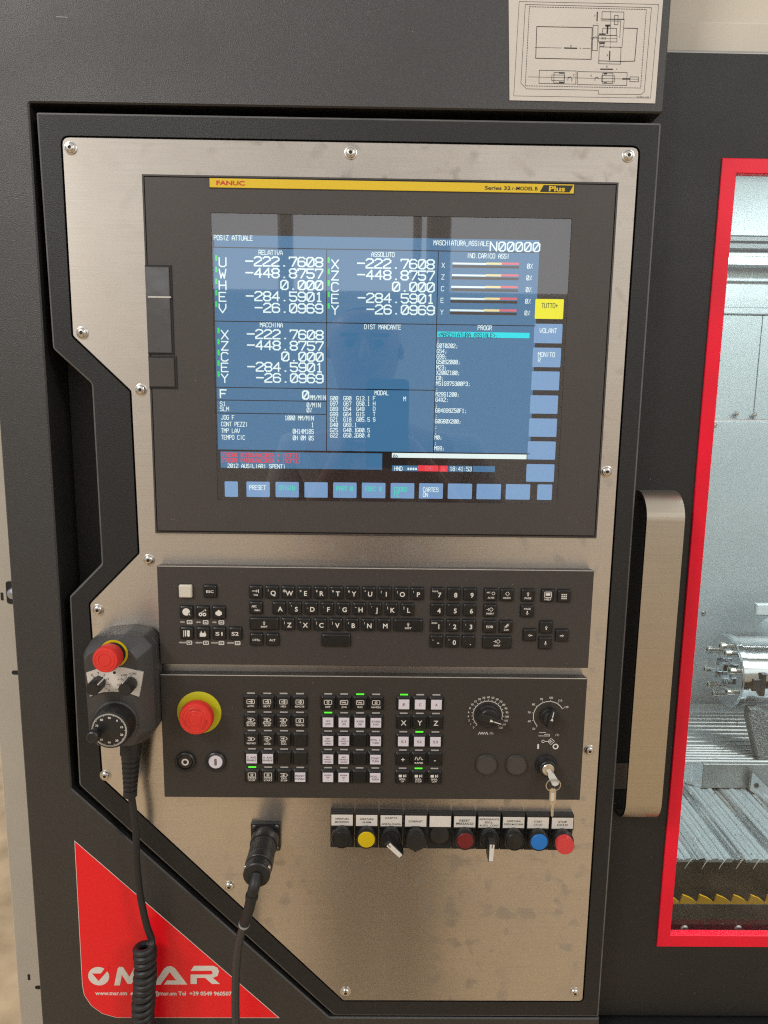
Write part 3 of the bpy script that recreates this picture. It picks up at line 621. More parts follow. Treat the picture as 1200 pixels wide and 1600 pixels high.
# ================================================================== operator panel
OP = (-195.3, 196.3, -372.7, -251.7)
op = device('operator_panel', 'dark grey machine operator panel with mode keys, dials and emergency stop', 'control panel', OP, PANEL2)
LEDM = {}
def led(x, z, on):
    if on not in LEDM: LEDM[on] = MB().box(-3.6, 3.6, -.4, .3, -.65, .65, .15).mesh('indicator_light', LED if on else LEDOFF)
    o = bpy.data.objects.new('indicator_light', LEDM[on]); COL.objects.link(o); o.parent = op; g_ = LOC[op.name]
    o.location = ((x-g_[0])*.001, -.012, (z-g_[2])*.001)
MY = -2.12
def mkey(x, z, txt=None, ico=None, white=False, big=False):
    org = LOC[op.name]; L_ = MB(); y_ = -3.05
    lines = txt.split('/') if txt else []
    kk = ('op', white)
    if kk not in KM:
        R = lambda k, r: rrect(-6.2+k, 6.2-k, -6.2+k, 6.2-k, r, 2)
        KM[kk] = MB().loft([(R(-.7, .5), 0), (R(-.7, .5), -.5), (R(.3, .7), -2.1), (R(.7, .7), -2.6)]).mesh('key', KEYBLK)
        KM['wl'] = MB().box(-4.9, 4.9, -2.8, -2.5, -5.1, 4.3, .1).mesh('key_label', KEYWHT)
    o = bpy.data.objects.new('key', KM[kk]); COL.objects.link(o); o.parent = op
    o.location = ((x-org[0])*.001, -.012, (z-org[2])*.001)
    if white:
        q = bpy.data.objects.new('key_label', KM['wl']); COL.objects.link(q); q.parent = o
        n = len(lines); h = 1.55 if n == 3 else 2.0 if n == 2 else 2.6
        for i, t in enumerate(lines):
            zz = -.4+(n-1)*(h+.7)/2-i*(h+.8)-h/2
            w = min(8.6, len(t)*h*.82); L_.text(t, 0, zz, h, y_+.1, 'c', w, .0)
    elif big: L_.text(txt, 0, -2.6, 5, y_+.3, 'c', None, .01)
    else:
        n = len(lines)
        for i, t in enumerate(lines):
            h = 1.7; zz = -2.4-i*2.2 if n > 1 else -4.3
            L_.text(t, 0, zz if n > 1 else -4.2, h, y_+.3, 'c', min(8.4, len(t)*1.55), .02)
        if ico is not None:
            zc = 1.6 if n > 1 else 1.0; Y_ = y_+.3; s = 1.0
            if ico in 'bfq': L_.line([(-3.4, zc-2), (3.4, zc-2), (3.4, zc+2), (-3.4, zc+2), (-3.4, zc-2)], .55, Y_)
            if ico == 'b': L_.seg((-1.6, zc), (.6, zc), .9, Y_).disc((0, zc), 1.9, Y_, 10, 1.2, -90, 90)
            if ico == 'f': L_.line([(-2.2, zc+1), (-1.4, zc-1), (-.6, zc+1), (.2, zc-1), (1, zc+1), (1.8, zc-1)], .55, Y_)
            if ico == 'q': L_.disc((0, zc), 1.3, Y_, 12, .7)
            if ico == 'p': L_.line([(-3.2, zc-1.6), (1.6, zc-1.6), (3.6, zc), (1.6, zc+1.6), (-3.2, zc+1.6)], .55, Y_).disc((-.2, zc), .9, Y_, 10).seg((-2.4, zc), (-1, zc), .6, Y_)
            if ico == 'w': L_.line([(-3.6, zc-1.2), (-3, zc+1.4), (-2, zc+1.4), (-1.2, zc-1.4), (-.2, zc-1.4), (.6, zc+1.4), (1.6, zc+1.4), (2.4, zc-1.4), (3.6, zc-.8)], .6, Y_)
            if ico == 's': L_.rect(-3.6, -.6, zc-1.3, zc+1.3, Y_).disc((.6, zc), 1.4, Y_, 10, 0, -90, 90).seg((3, zc-1), (3, zc+1.4), .6, Y_)
    if L_.v:
        l = bpy.data.objects.new('legend', L_.mesh('legend', INK2 if white else WHITE, False)); COL.objects.link(l); l.parent = o
rows1 = [('b:AUTO', 'b:EDIT', 'b:MDI', 'b:REMOTE'), ('p:SINGLE/BLOCK', 'p:BLOCK/SKIP', 'p:OPT/STOP', 'q:TEACH'), ('p:RESTART', 'p:MC/LOCK', 'p:DRY/RUN', ''), ('!C. AXIS/ENABLE', '!A. AXIS/ENABLE', '', ''), ('q:CYCLE/STOP', 'q:CYCLE/START', 'p:PRG/STOP', '!PRESET/ENABLE')]
rows2 = [('q:REF', 'f:JOG', 'f:INC', 'q:HANDLE'), ('!X1/LOW', '!X10/25', '!X100/50', '!X1000/100'), ('!REV/MAND 1/ARIA', '!REV/MAND 2/ARIA', '', '!POS. +/TURN'), ('!REV/MAND 1/ACQUA', '!REV/MAND 2/ACQUA', '', '!START/TURN'), ('!POMPA/HP/-', '!POMPA/HP/+', '', '!POS. -/TURN')]
rows3 = [('!E', '!C', '!A'), ('#X', '#Y', '#Z'), ('!S1', '!S2', '!S3'), ('#+', 'w:RAPID', '#-'), ('s:SPDL/CW', 's:SPDL/STOP', 's:SPDL/CCW')]
ons = {(0, 4, 0), (1, 0, 2), (1, 1, 0), (2, 0, 0), (2, 2, 1), (2, 4, 1)}
for g_, (rows, gx, gp) in enumerate(((rows1, -112.5, 14.95), (rows2, -41.7, 14.7), (rows3, 28, 14.9))):
    for r, row in enumerate(rows):
        z = -276.8-18.2*r
        for c, t in enumerate(row):
            x = gx+gp*c
            led(x, z+8.0, (g_, r, c) in ons)
            if t.startswith('!'): mkey(x, z, t[1:], white=True)
            elif t.startswith('#'): mkey(x, z, t[1:], big=True)
            elif ':' in t: mkey(x, z, t[2:], t[0])
            else: mkey(x, z)
# emergency stop on the operator panel
es = thing('emergency_stop_button', 'large red mushroom emergency stop on a yellow ring, operator panel', 'emergency stop', (-160.3, -12, -287.9))
ec_ = (-160.3, -12, -287.9)
MB().lathe([(12.2, 0), (20.3, 0), (20.3, .6), (19.9, .8), (12.2, .8), (12.2, 0)], ec_, n=56, cap=False).build('yellow_ring', RING, es)
MB().lathe([(12.6, .2), (11.8, .9), (9, 1.2), (9, 6)], ec_, n=40).build('collar', DARK, es)
MB().lathe([(9, 4.5), (13.6, 5), (15.2, 6.5), (15.5, 8.5), (15.2, 13), (14.4, 14.6), (13, 15.0), (11.6, 15.05), (11.4, 14.8), (11.0, 15.1), (8.6, 15.2), (8.4, 14.9), (8.0, 15.2), (6.1, 15.3), (5.9, 14.9), (5.5, 15.3), (.01, 15.5)], ec_, n=56).build('mushroom_cap', RED, es)
m = MB(); yy = -12-15.42
for a in (90, 210, 330):
    m.disc((ec_[0], ec_[2]), 10.3, yy, 10, 9.3, a-28, a+20)
    b_ = math.radians(a+20); m.add([(ec_[0]+q_*math.cos(b_+w_), yy, ec_[2]+q_*math.sin(b_+w_)) for q_, w_ in ((8.7, 0), (10.9, 0), (9.8, .2))], [(0, 1, 2)])
m.build('turn_arrows', mat('estop_mark', (.52, .03, .022), .45), es, False)
def ring_button(name, label, x, z, capm, sym, symm):
    t = thing(name, label, 'push button', (x, -12, z), 'round power push buttons')
    c = (x, -12, z)
    MB().lathe([(9.3, 0), (9.5, .8), (9.2, 2.2), (8.2, 3.0), (7.3, 2.9), (7.0, 1.2)], c, n=40).build('bezel_ring', PLASTIC, t)
    MB().lathe([(6.7, .5), (6.7, 1.8), (6.2, 2.2), (.01, 2.2)], c, n=36).build('cap', capm, t)
    m = MB()
    if sym == 'O': m.disc((x, z), 3.4, -14.4, 28, 1.9)
    else: m.loft([(rrect(x-1.1, x+1.1, z-3.4, z+3.4, .9, 3), -14.4)], False, True)
    m.build('symbol', symm, t, False)
ring_button('push_button', 'round black push button with white O below the emergency stop', -174.2, -336, PLASTIC, 'O', WHITE)
ring_button('push_button', 'round white lit push button with I symbol beside the O button', -146.1, -335.8, KEYWHT, 'I', INKG)
# rotary dials
def dial(label, x, z, r, a0, a1, ticks, knob_r, point, sub):
    t = thing('rotary_dial', label, 'dial', (x, -12, z), 'override dials on the operator panel')
    m = MB(); y = -12.12
    m.disc((x, z), r+.3, y, 60, r-.3, a1, a0)
    for tx, ang in ticks:
        a = math.radians(ang); ca, sa = math.cos(a), math.sin(a)
        m.seg((x+ca*(r-.2), z+sa*(r-.2)), (x+ca*(r+1.5), z+sa*(r+1.5)), .4, y)
        m.text(tx, x+ca*(r+4.4), z+sa*(r+3.8)-1.0, 2.0, y, 'c', None, .01)
    if sub == 'w':
        m.line([(x-8+i*1.1, z-r-4.4+(1.4 if i % 2 else -1.4)) for i in range(9)], .5, y); m.text('(%)', x+4.2, z-r-5.3, 2, y, 'c')
    else:
        m.seg((x-8, z-r-2.2), (x-2, z-r-2.2), .5, y).seg((x-8.4, z-r-5.6), (x+2, z-r-5.6), .5, y).seg((x-3, z-r-4), (x-1, z-r-4), .5, y).line([(x-1, z-r-3.8), (x+1.6, z-r-3.8), (x+1.6, z-r-6)], .5, y).text('(%)', x+9, z-r-5.2, 2, y, 'c')
    m.build('scale', WHITE, t, False)
    MB().lathe([(knob_r, 0), (knob_r, 2), (knob_r-.6, 3.2), (knob_r*.85, 3.6), (knob_r*.8, 8.5), (knob_r*.74, 9.2), (.01, 9.2)], (x, -12, z), n=40).build('knob', PLASTIC, t)
    a = math.radians(point); d = Vector((math.cos(a), math.sin(a))); p = Vector((-d.y, d.x)); c = Vector((x, z)); k = knob_r
    P = [c+d*k*1.12+p*k*.16, c+d*k*.2+p*k*.34, c-d*k*.9+p*k*.3, c-d*k*.9-p*k*.3, c+d*k*.2-p*k*.34, c+d*k*1.12-p*k*.16]
    P = [tuple(v) for v in P]
    MB().loft([(P, -14), (P, -22.5), (offset(P, -.7), -23.5)]).build('grip', PLASTIC, t)
    MB().seg(c+d*k*.35, c+d*k*1.0, .8, -23.62).add([(v.x, -23.62, v.y) for v in (c+d*k*.05+p*1.3, c+d*k*.45, c+d*k*.05-p*1.3)], [(0, 1, 2)]).build('pointer', WHITE, t, False)
tk = ('0', '1', '2', '4', '6', '8', '10', '15', '20', '30', '40', '50', '60', '70', '80', '90', '95', '100', '105', '110', '120')
dial('rotary feed override dial numbered from 0 to 120', 105.8, -288, 13.6, 225, -45, [(t, 225-i*270/20) for i, t in enumerate(tk)], 11, -18, 'w')
dial('rotary spindle override dial numbered from 50 to 120', 162.4, -288.4, 14.2, 225, 30, [(t, 225-i*195/7) for i, t in enumerate(('50', '60', '70', '80', '90', '100', '110', '120'))], 8.6, 80, 's')
for x, lb in ((106.3, 'round dark blanking plug below the feed dial'), (134.4, 'round dark blanking plug beside the key switch')):
    t = thing('blanking_plug', lb, 'plug', (x, -12, -337), 'blanking plugs on the operator panel')
    MB().lathe([(10.3, 0), (10.3, 1.2), (9.6, 2.2), (9.0, 2.3)], (x, -12, -337), n=44).build('plug_cap', PANEL2, t)
    MB().lathe([(8.9, 2.0), (8.6, 2.36), (.01, 2.4)], (x, -12, -337), n=44).build('plug_disc', BEZEL, t)
ks = thing('key_switch', 'black round key switch with nickel lock between I and O marks', 'key switch', (162.3, -12, -337))
kc = (162.3, -12, -337)
MB().lathe([(10.4, 0), (10.4, 1), (9.6, 2.4), (8.6, 2.6), (8.2, 3.2), (7.8, 8.4), (7.2, 9), (5.9, 9)], kc, n=44).build('bezel_ring', PLASTIC, ks)
MB().lathe([(5.6, 6), (5.6, 9.6), (5.2, 10), (.01, 10)], kc, n=36).build('lock_cylinder', KEYMET, ks)
m = MB().loft([(rrect(153.3, 154.9, -321.2, -316.2, .7, 3), -12.12)], False, True).disc((170.4, -318.6), 2.8, -12.12, 24, 1.6)
m.disc((158.4, -313.6), 1.5, -12.12, 16, 1.0).seg((159.8, -313.6), (166, -313.6), .6, -12.12).add([(165, -12.12, -315), (167.4, -12.12, -313.6), (165, -12.12, -312.2)], [(0, 1, 2)]).line([(163.6, -313), (165.8, -310.4), (169.2, -313.6), (165.8, -316.8), (163.6, -314.4)], .5, -12.12)
m.build('symbol', WHITE, ks, False)
kt = thing('key_in_lock', 'nickel key turned in the key switch', 'key', (162.3, -22, -337))
def slab(P, y0_, y1_): return MB().loft([(P, y1_), (P, y0_)])
a = Vector(at(857, 1200, -26)); bq = Vector(at(868, 1222, -30)); d = (bq-a).normalized(); p = Vector((-d.y, d.x))
def plate3(m, pts3, n_, th):
    n_ = Vector(n_).normalized()*th/2
    A = [Vector(q)-n_ for q in pts3]; B = [Vector(q)+n_ for q in pts3]; k = len(A)
    m.add(A+B, [tuple(range(k))[::-1], tuple(range(k, 2*k))]+[(i, (i+1) % k, k+(i+1) % k, k+i) for i in range(k)]); return m
c3 = Vector((162.3, -21.5, -337)); dirv = Vector((.42, -.62, -.72)).normalized(); sv = Vector((.82, .1, .42)); sv = (sv-dirv*sv.dot(dirv)).normalized(); nv = dirv.cross(sv)
def kp(u, v): return c3+dirv*u+sv*v
m = MB(); plate3(m, [kp(-3, -1.8), kp(3, -1.8), kp(5, -3.0), kp(13, -3.4), kp(15, -1.8), kp(15, 1.8), kp(13, 3.4), kp(5, 3.0), kp(3, 1.8), kp(-3, 1.8)], nv, 1.8)
m.build('key_blade', KEYMET, kt)
rc = Vector((*at(864.5, 1227, -30), 0)); rc = Vector((rc.x, -30, rc.y))
m = MB().tube([rc+Vector((6.6*math.cos(t), -1.2*math.sin(t*1), 6.6*math.sin(t))) for t in [i*2*math.pi/40 for i in range(40)]], .55, 8, True)
tag(m.build('key_ring', KEYMET), 'thin round wire key ring hanging from the key in the lock', 'key ring')
hk = thing('spare_key', 'nickel spare key hanging down from the key ring', 'key', (rc.x, -29, rc.z-20))
kx, kz = rc.x-.2, rc.z-6.2
m = MB(); P = [(kx-3, kz+2), (kx-1.2, kz+3.4), (kx+2, kz+3), (kx+3, kz+1), (kx+3.2, kz-10), (kx+2.6, kz-12), (kx+1.8, kz-13), (kx+1.8, kz-24), (kx+.6, kz-25), (kx-.6, kz-24), (kx-.6, kz-20), (kx-1.2, kz-18), (kx-.5, kz-16), (kx-.8, kz-13), (kx-2.6, kz-12)]
m.loft([(P, -28.6), (P, -30.4)]).build('key_blade', KEYMET, hk)
P2 = [(kx-1.4, kz-1), (kx+1.4, kz-1), (kx+1.4, kz-9), (kx-1.4, kz-9)]
MB().loft([(P2, -30.3), (P2, -30.6)]).build('key_grip', IVORY, hk)
# ================================================================== row of push buttons
bt = [('black flat', 'APERTURA|MANDRINO', 'f', PLASTIC, 'black push button labelled APERTURA MANDRINO, first of the bottom row'), ('yellow', 'APERTURA|ALARM', 'f', YEL, 'yellow push button in the row under the operator panel'),
      ('sel', 'LUNETTA||APERTA CHIUSA', 'a', None, 'black selector with white lever tilted to lower right'), ('joy', 'ETHERNET', 'j', PLASTIC, 'black capped socket with a small stem labelled ETHERNET'),
      ('blank', '', 'k', PLASTIC, 'black blanking cap under the empty white label'), ('dkred', 'RESET|MESSAGGI', 'f', DKRED, 'dark red push button labelled RESET MESSAGGI'), ('sel', 'REFRIGERANTE|ESCL.|AUTO   CONT', 'v', None, 'black selector with white lever pointing straight down'),
      ('black', 'APERTURA|PORTA MACCHINA', 'f', PLASTIC, 'black push button between the selector and the blue button'), ('blue', 'START|CICLO', 'f', BLUE, 'blue push button labelled START CICLO'), ('red', 'STOP|CICLO', 'm', REDBTN, 'raised red push button labelled STOP CICLO at the row end')]
for i, (nm, tx, kd, mt, lb) in enumerate(bt):
    x = -28.6+23.45*i; zc = -412.6-.18*i; zt = -390.2-.18*i
    name = 'selector_switch' if kd in 'av' else 'socket_cap' if kd == 'j' else 'blank_button' if kd == 'k' else 'push_button'
    cat = {'selector_switch': 'selector', 'socket_cap': 'socket', 'blank_button': 'blank button'}.get(name, 'push button')
    t = thing(name, lb, cat, (x, 0, zc), 'row of labelled buttons under the operator panel')
    MB().loft([([(x-11.4, zt-39.4), (x+11.4, zt-39.4), (x+11.4, zt-3), (x-11.4, zt-3)], 0), ([(x-11.4, zt-39), (x+11.4, zt-39), (x+11.4, zt-16), (x-11.4, zt-16)], -3)]).build('base', DARK, t)
    R = [(x-11.1, zt-15.6), (x+11.1, zt-15.6), (x+11.1, zt), (x-11.1, zt)]
    MB().loft([(R, 0), (R, -3.3), (offset(R, -.35), -3.6), (offset(R, -.35), -4.1), (R, -4.4), (R, -6.6), (offset(R, -.5), -7.2)]).build('label_holder', PLASTIC, t)
    pz0, pz1 = zt-14.8, zt-3.6
    pl_ = MB().box(x-10.2, x+10.2, -7.5, -7, zt-13.4, zt-2.2, .1).build('label_plate', LABEL, t)
    lines = tx.split('|'); n = len(lines); m = MB()
    for k, s_ in enumerate(lines):
        if s_.strip():
            h = 2.3 if nm == 'dkred' or nm == 'red' else 1.9
            w = min(18.6, len(s_)*h*.88); zz = zt-7.8+(n-1)*1.6-k*3.2-h/2
            m.text(s_, x, zz, h, -7.62, 'c', w, .012)
    if m.v: m.build('label_lettering', INK2 if nm not in ('dkred', 'red') else INK, pl_, False)
    c = (x, 0, zc)
    if kd in 'fm': MB().lathe([(9.6, 0), (9.6, 9), (9.9, 10), (9.9, 14.5), (9.2, 15.8), (8.5, 15.6), (8.4, 13.5)], c, n=44).build('bezel_ring', PLASTIC, t)
    if kd == 'f': MB().lathe([(8.2, 12), (8.2, 15.4), (7.7, 16.1), (.01, 16.4)], c, n=44).build('cap', mt if nm not in ('black flat', 'black') else KEYBLK, t)
    if kd == 'm': MB().lathe([(8.3, 12), (8.6, 13), (8.6, 21), (8.0, 22), (.01, 22.2)], c, n=44).build('cap', mt, t)
    if kd in 'av':
        MB().lathe([(9.6, 0), (9.6, 9), (9.9, 10), (9.9, 13), (9.2, 14.2), (8.2, 14.2), (7.8, 13.4), (7.6, 14.5), (.01, 14.6)], c, n=44).build('bezel_ring', PLASTIC, t)
        ang = math.radians(-45 if kd == 'a' else -92); d = Vector((math.cos(ang), math.sin(ang))); p = Vector((-d.y, d.x)); q = Vector((x, zc))
        P = [q+d*14+p*2.3, q-d*6+p*2.8, q-d*6-p*2.8, q+d*14-p*2.3]; P = [tuple(v) for v in P]
        MB().loft([(P, -12), (P, -25.5), (offset(P, -.6), -26.2)]).build('lever', PLASTIC, t)
        Q = [q+d*12.6+p*1.9, q-d*4+p*2.2, q-d*4-p*2.2, q+d*12.6-p*1.9]; Q = [tuple(v) for v in Q]
        MB().loft([(Q, -26), (Q, -27.2), (offset(Q, -.3), -27.4)]).build('lever_insert', LABEL, t)
        Q = [q-d*1+p*.5, q-d*5.2+p*.5, q-d*5.2-p*.5, q-d*1-p*.5]; Q = [tuple(v) for v in Q]
        MB().loft([(Q, -27.3), (Q, -27.55)]).build('lever_groove', INKG, t)
    if kd == 'j':
        MB().lathe([(8.6, 0), (8.6, 10), (9.8, 11), (9.8, 17), (9.2, 18), (.01, 18.4)], c, n=44).build('cap', PLASTIC, t)
        MB().box(x-1.2, x+1.2, -10, -7, zc-16, zc-9, .3).build('stem', PLASTIC, t)
        MB().box(x-4, x+4, -9, -3, zc+6, zc+9.6, .5).build('cap_hinge', PLASTIC, t)
    if kd == 'k': MB().lathe([(9.4, 0), (9.4, 6), (9.0, 7), (8.0, 7.3), (.01, 7.6)], (x, 0, zc+.4), n=44).build('cap', PLASTIC, t)
# ================================================================== paper with the machine diagram
ZQ = [(101.5, 331), (227.2, 332.5), (226.4, 243.4), (106, 243.7)]
pp = thing('paper_sheet', 'white paper sheet with a machine axis diagram taped on the cabinet', 'paper', (165, 0, 243))
sh = MB(); N = 8; vs = []
for yy, sgn in ((-.5, 0), (-.25, 1)):
    for i in range(N+1):
        for j in range(N+1):
            u, v = i/N, j/N
            a = Vector(ZQ[0])*(1-u)+Vector(ZQ[1])*u; b_ = Vector(ZQ[3])*(1-u)+Vector(ZQ[2])*u; p = a*(1-v)+b_*v
            vs.append((p.x, yy, p.y))
n1 = (N+1)**2; fs = []
for k in (0, n1):
    for i in range(N):
        for j in range(N): q = k+i*(N+1)+j; fs.append((q, q+1, q+N+2, q+N+1))
for i in range(N):
    for q, s_ in ((i, 1), (N*(N+1)+i, 1)): fs.append((q, q+1, n1+q+1, n1+q))
    for q in (i*(N+1), i*(N+1)+N): fs.append((q, q+N+1, n1+q+N+1, n1+q))
sh.add(vs, fs).build('sheet', PAPER, pp)
m = MB(); PY = -.62
def dp(u, v): return at(760+u/4, v/4, 0)
def dl(pts, w=.35): m.line([dp(*p) for p in pts], w, PY)
def dbox(a, b, c, d, w=.35): dl([(a, b), (c, b+(c-a)*.02), (c-(d-b)*.035, d+(c-a)*.02), (a-(d-b)*.035, d), (a, b)], w)
def dash(a, b, n, w=.4):
    for i in range(n):
        t0, t1 = i/n, (i+.6)/n; dl([(a[0]+(b[0]-a[0])*t0, a[1]+(b[1]-a[1])*t0), (a[0]+(b[0]-a[0])*t1, a[1]+(b[1]-a[1])*t1)], w)
dl([(204, 12), (1075, 30), (1024, 615), (170, 601), (204, 12)], .25); dl([(242, 30), (1030, 50), (985, 575), (965, 592), (698, 590), (698, 566), (250, 557), (215, 522), (242, 30)], .3)
dash((268, 44), (998, 62), 46); dash((998, 62), (962, 552), 30); dash((962, 552), (242, 538), 46); dash((242, 538), (268, 44), 30)
dbox(314, 168, 660, 366, .5); dl([(700, 382), (835, 386), (925, 384), (942, 180), (860, 178)], .5); dbox(666, 160, 697, 318); dbox(722, 75, 858, 122); dl([(712, 120), (860, 122), (846, 298), (790, 297)], .3); dl([(715, 132), (838, 134), (832, 238)], .3)
dbox(704, 295, 840, 400); dbox(800, 98, 822, 155); dl([(745, 162), (770, 162)], 1.4); dl([(756, 165), (754, 210)], 1.2); dbox(726, 178, 812, 222); dbox(700, 222, 815, 262); dl([(704, 215), (742, 215)], .9); dl([(704, 270), (738, 270)], .9); dbox(708, 275, 734, 290)
dl([(302, 298), (470, 302)], .25); dl([(600, 304), (648, 305)], .25); dl([(486, 302), (564, 304)], .9); dl([(692, 78), (690, 132)], .9); dl([(770, 322), (768, 376)], .9); dl([(712, 434), (788, 435)], .9)
dl([(775, 70), (772, 300)], .2); dl([(650, 240), (815, 242)], .2); dbox(330, 441, 560, 523); dbox(569, 449, 878, 530); dl([(262, 482), (950, 497)], .25); dbox(422, 454, 488, 520); dbox(726, 458, 790, 522); dbox(408, 470, 486, 505, .3); dbox(720, 474, 800, 512, .3); dbox(896, 482, 950, 512); dl([(850, 495), (895, 495)], 1.0)
dl([(508, 505), (510, 485), (525, 482), (534, 495), (532, 510)], .4); dl([(676, 505), (680, 487), (692, 484), (700, 494)], .4); dl([(660, 250), (668, 236), (684, 232), (692, 240)], .4)
dl([(455, 458), (480, 459)], .9); dl([(455, 516), (480, 517)], .9); dl([(735, 463), (750, 463)], .9); dl([(735, 520), (748, 520)], .9)
for t, u, v in (('+', 696, 60), ('-', 690, 152), ('Z', 527, 296), ('+', 586, 310), ('-', 770, 396), ('+', 774, 306), ('X', 754, 354), ('Y', 676, 108), ('-', 688, 438), ('+', 812, 440), ('E', 752, 424), ('C', 545, 478), ('A', 652, 480), ('B1Z', 732, 248)):
    q = dp(u, v); m.text(t, q[0], q[1], 1.6, PY, 'c')
q = dp(975, 612); m.text('SCHEMA ASSI', q[0], q[1], 1.0, PY, 'c', 10)
m.build('printed_drawing', INK, pp, False)
# ================================================================== red logo sticker
tri = [(-287.7, -425.9), (-91, -620.9), (-288.3, -621.3)]
T0 = [(-287.4, -426.6), (-91.6, -621.0), (-255, -621.6)] 
P = [(-287.4, -425.9), (-288.4, -585), (-287, -596), (-280.5, -608), (-270, -617), (-256, -621.6), (-91.2, -621.2)]
stk = thing('logo_sticker', 'red triangular sticker with white logo and phone number on the cabinet', 'sticker', (-200, 0, -620))
# the sticker ends beside the lower edge of the opening: it stays on the cabinet face
MB().loft([(P, -.05), (P, -.25)]).build('white_border', LABEL, stk, False)
Pi = offset(P, -.55); MB().loft([(Pi, -.2), (Pi, -.4)]).build('red_film', STICK, stk, False)
m = MB(); LYs = -.52
def lp(u, v): return at(130+u/4.615, 1490+v/4.615, 0)
def poly(pts): 
    q = [lp(*p) for p in pts]; m.tess([q], LYs)
c0 = Vector(lp(113, 160)); rr = (Vector(lp(190, 160))-c0).length
m.disc(tuple(c0), rr*.98, LYs, 40)
MB().tess([[lp(*p) for p in ((66, 140), (112, 194), (196, 100), (170, 84), (129, 140))]], LYs-.12).build('logo_check', STICK, stk, False)
poly([(225, 226), (250, 105), (262, 92), (288, 94), (335, 165), (372, 94), (398, 92), (412, 105), (440, 224), (398, 224), (384, 150), (350, 215), (322, 215), (280, 150), (266, 226)])
poly([(508, 222), (585, 105), (610, 88), (640, 88), (665, 105), (752, 220), (582, 220), (605, 190), (672, 190), (625, 130), (558, 222)])
poly([(775, 122), (800, 85), (940, 85), (970, 100), (980, 125), (970, 158), (935, 172), (988, 216), (930, 216), (880, 172), (820, 172), (820, 216), (775, 216), (775, 148), (925, 148), (935, 135), (925, 120)])
m.build('logo_lettering', LABEL, stk, False)
a = lp(88, 293); b_ = lp(1072, 298); MB().text('www.mar.sm  email:info@mar.sm Tel  +39 0549 960507', a[0], a[1]-.3, 4.5, LYs, 'l', b_[0]-a[0], .03).build('contact_lettering', LABEL, stk, False)
# ================================================================== sliding door
DY = 20
door = thing('sliding_door', 'charcoal sliding door with red framed window into the machine', 'door', (560, 40, -640))
dx0, dx1, dz0, dz1 = 226, 1160, -637.5, 292
wx0, wx1, wz0, wz1 = 307.8, 1080, -540.5, 196
Rr = lambda a, b_, c, d: [(a, c), (b_, c), (b_, d), (a, d)]
out = Rr(dx0, dx1, dz0, dz1); inn = Rr(wx0-6, wx1+6, wz0-6, wz1+6)
m = MB(); m.loft([(out, 50), (out, DY+1.2), (offset(out, -1.2), DY)], False, False).tess([offset(out, -1.2), inn], DY).loft([(inn, DY), (inn, 33)], False, False).tess([inn, offset(inn, -.01)], 33)
m.build('door_panel', PAINT2, door)
o_ = Rr(295, 1093, -554, 208.3); i_ = Rr(wx0, wx1, wz0, wz1)
m = MB(); m.loft([(o_, DY+1), (o_, DY-1.2), (offset(o_, -.6), DY-1.8)], False, False).tess([offset(o_, -.6), offset(i_, .6)], DY-1.8).loft([(offset(i_, .6), DY-1.8), (i_, DY-1.2), (i_, DY+6)], False, False)
m.build('window_frame', FRAMER, door)
MB().box(wx0-4, wx1+4, DY+6, DY+10, wz0-4, wz1+4).build('window_pane', PANE, door, False)
# handle: one bent strap of brushed steel
def strap(zt, zb, yf, yb, r, th):
    o1 = []
    n = 10
    pts = [(yb, zt)]
    for i in range(n+1): a = math.radians(90*i/n); pts.append((yf+r-r*math.sin(a), zt-r+r*math.cos(a)))
    for i in range(n+1): a = math.radians(90*i/n); pts.append((yf+r-r*math.cos(a), zb+r-r*math.sin(a)))
    pts.append((yb, zb)); ins = []
    for i, p in enumerate(pts):
        a = Vector(pts[max(i-1, 0)]); b_ = Vector(pts[min(i+1, len(pts)-1)]); d = (b_-a).normalized(); ins.append((p[0]+d.y*-th if False else p[0]+(-d.y)*th, p[1]+d.x*th))
    return pts, ins
po, pi = strap(-80.5, -404, -7, 20.5, 25, 3)
m = MB(); hx0, hx1 = 242.4, 276.6; k = len(po)
vs = [(hx0, y, z) for y, z in po]+[(hx1, y, z) for y, z in po]+[(hx0, y, z) for y, z in pi]+[(hx1, y, z) for y, z in pi]
fs = []
for i in range(k-1):
    fs += [(i, i+1, k+i+1, k+i), (2*k+i, 3*k+i, 3*k+i+1, 2*k+i+1), (i, 2*k+i, 2*k+i+1, i+1), (k+i, k+i+1, 3*k+i+1, 3*k+i)]
m.add(vs, fs); hd = m.build('handle', STRAP, door)
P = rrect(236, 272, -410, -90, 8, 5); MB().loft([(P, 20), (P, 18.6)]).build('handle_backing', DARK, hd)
a = at(964, 1192, 18.4); c = at(979, 1232, 18.4); MB().box(a[0]-6, c[0]+3, 17.6, 18.4, c[1], a[1]).build('handle_patch', mat('patch_brown', (.16, .135, .12), .5), hd)  # flat brown patch near the lower end of the handle backing
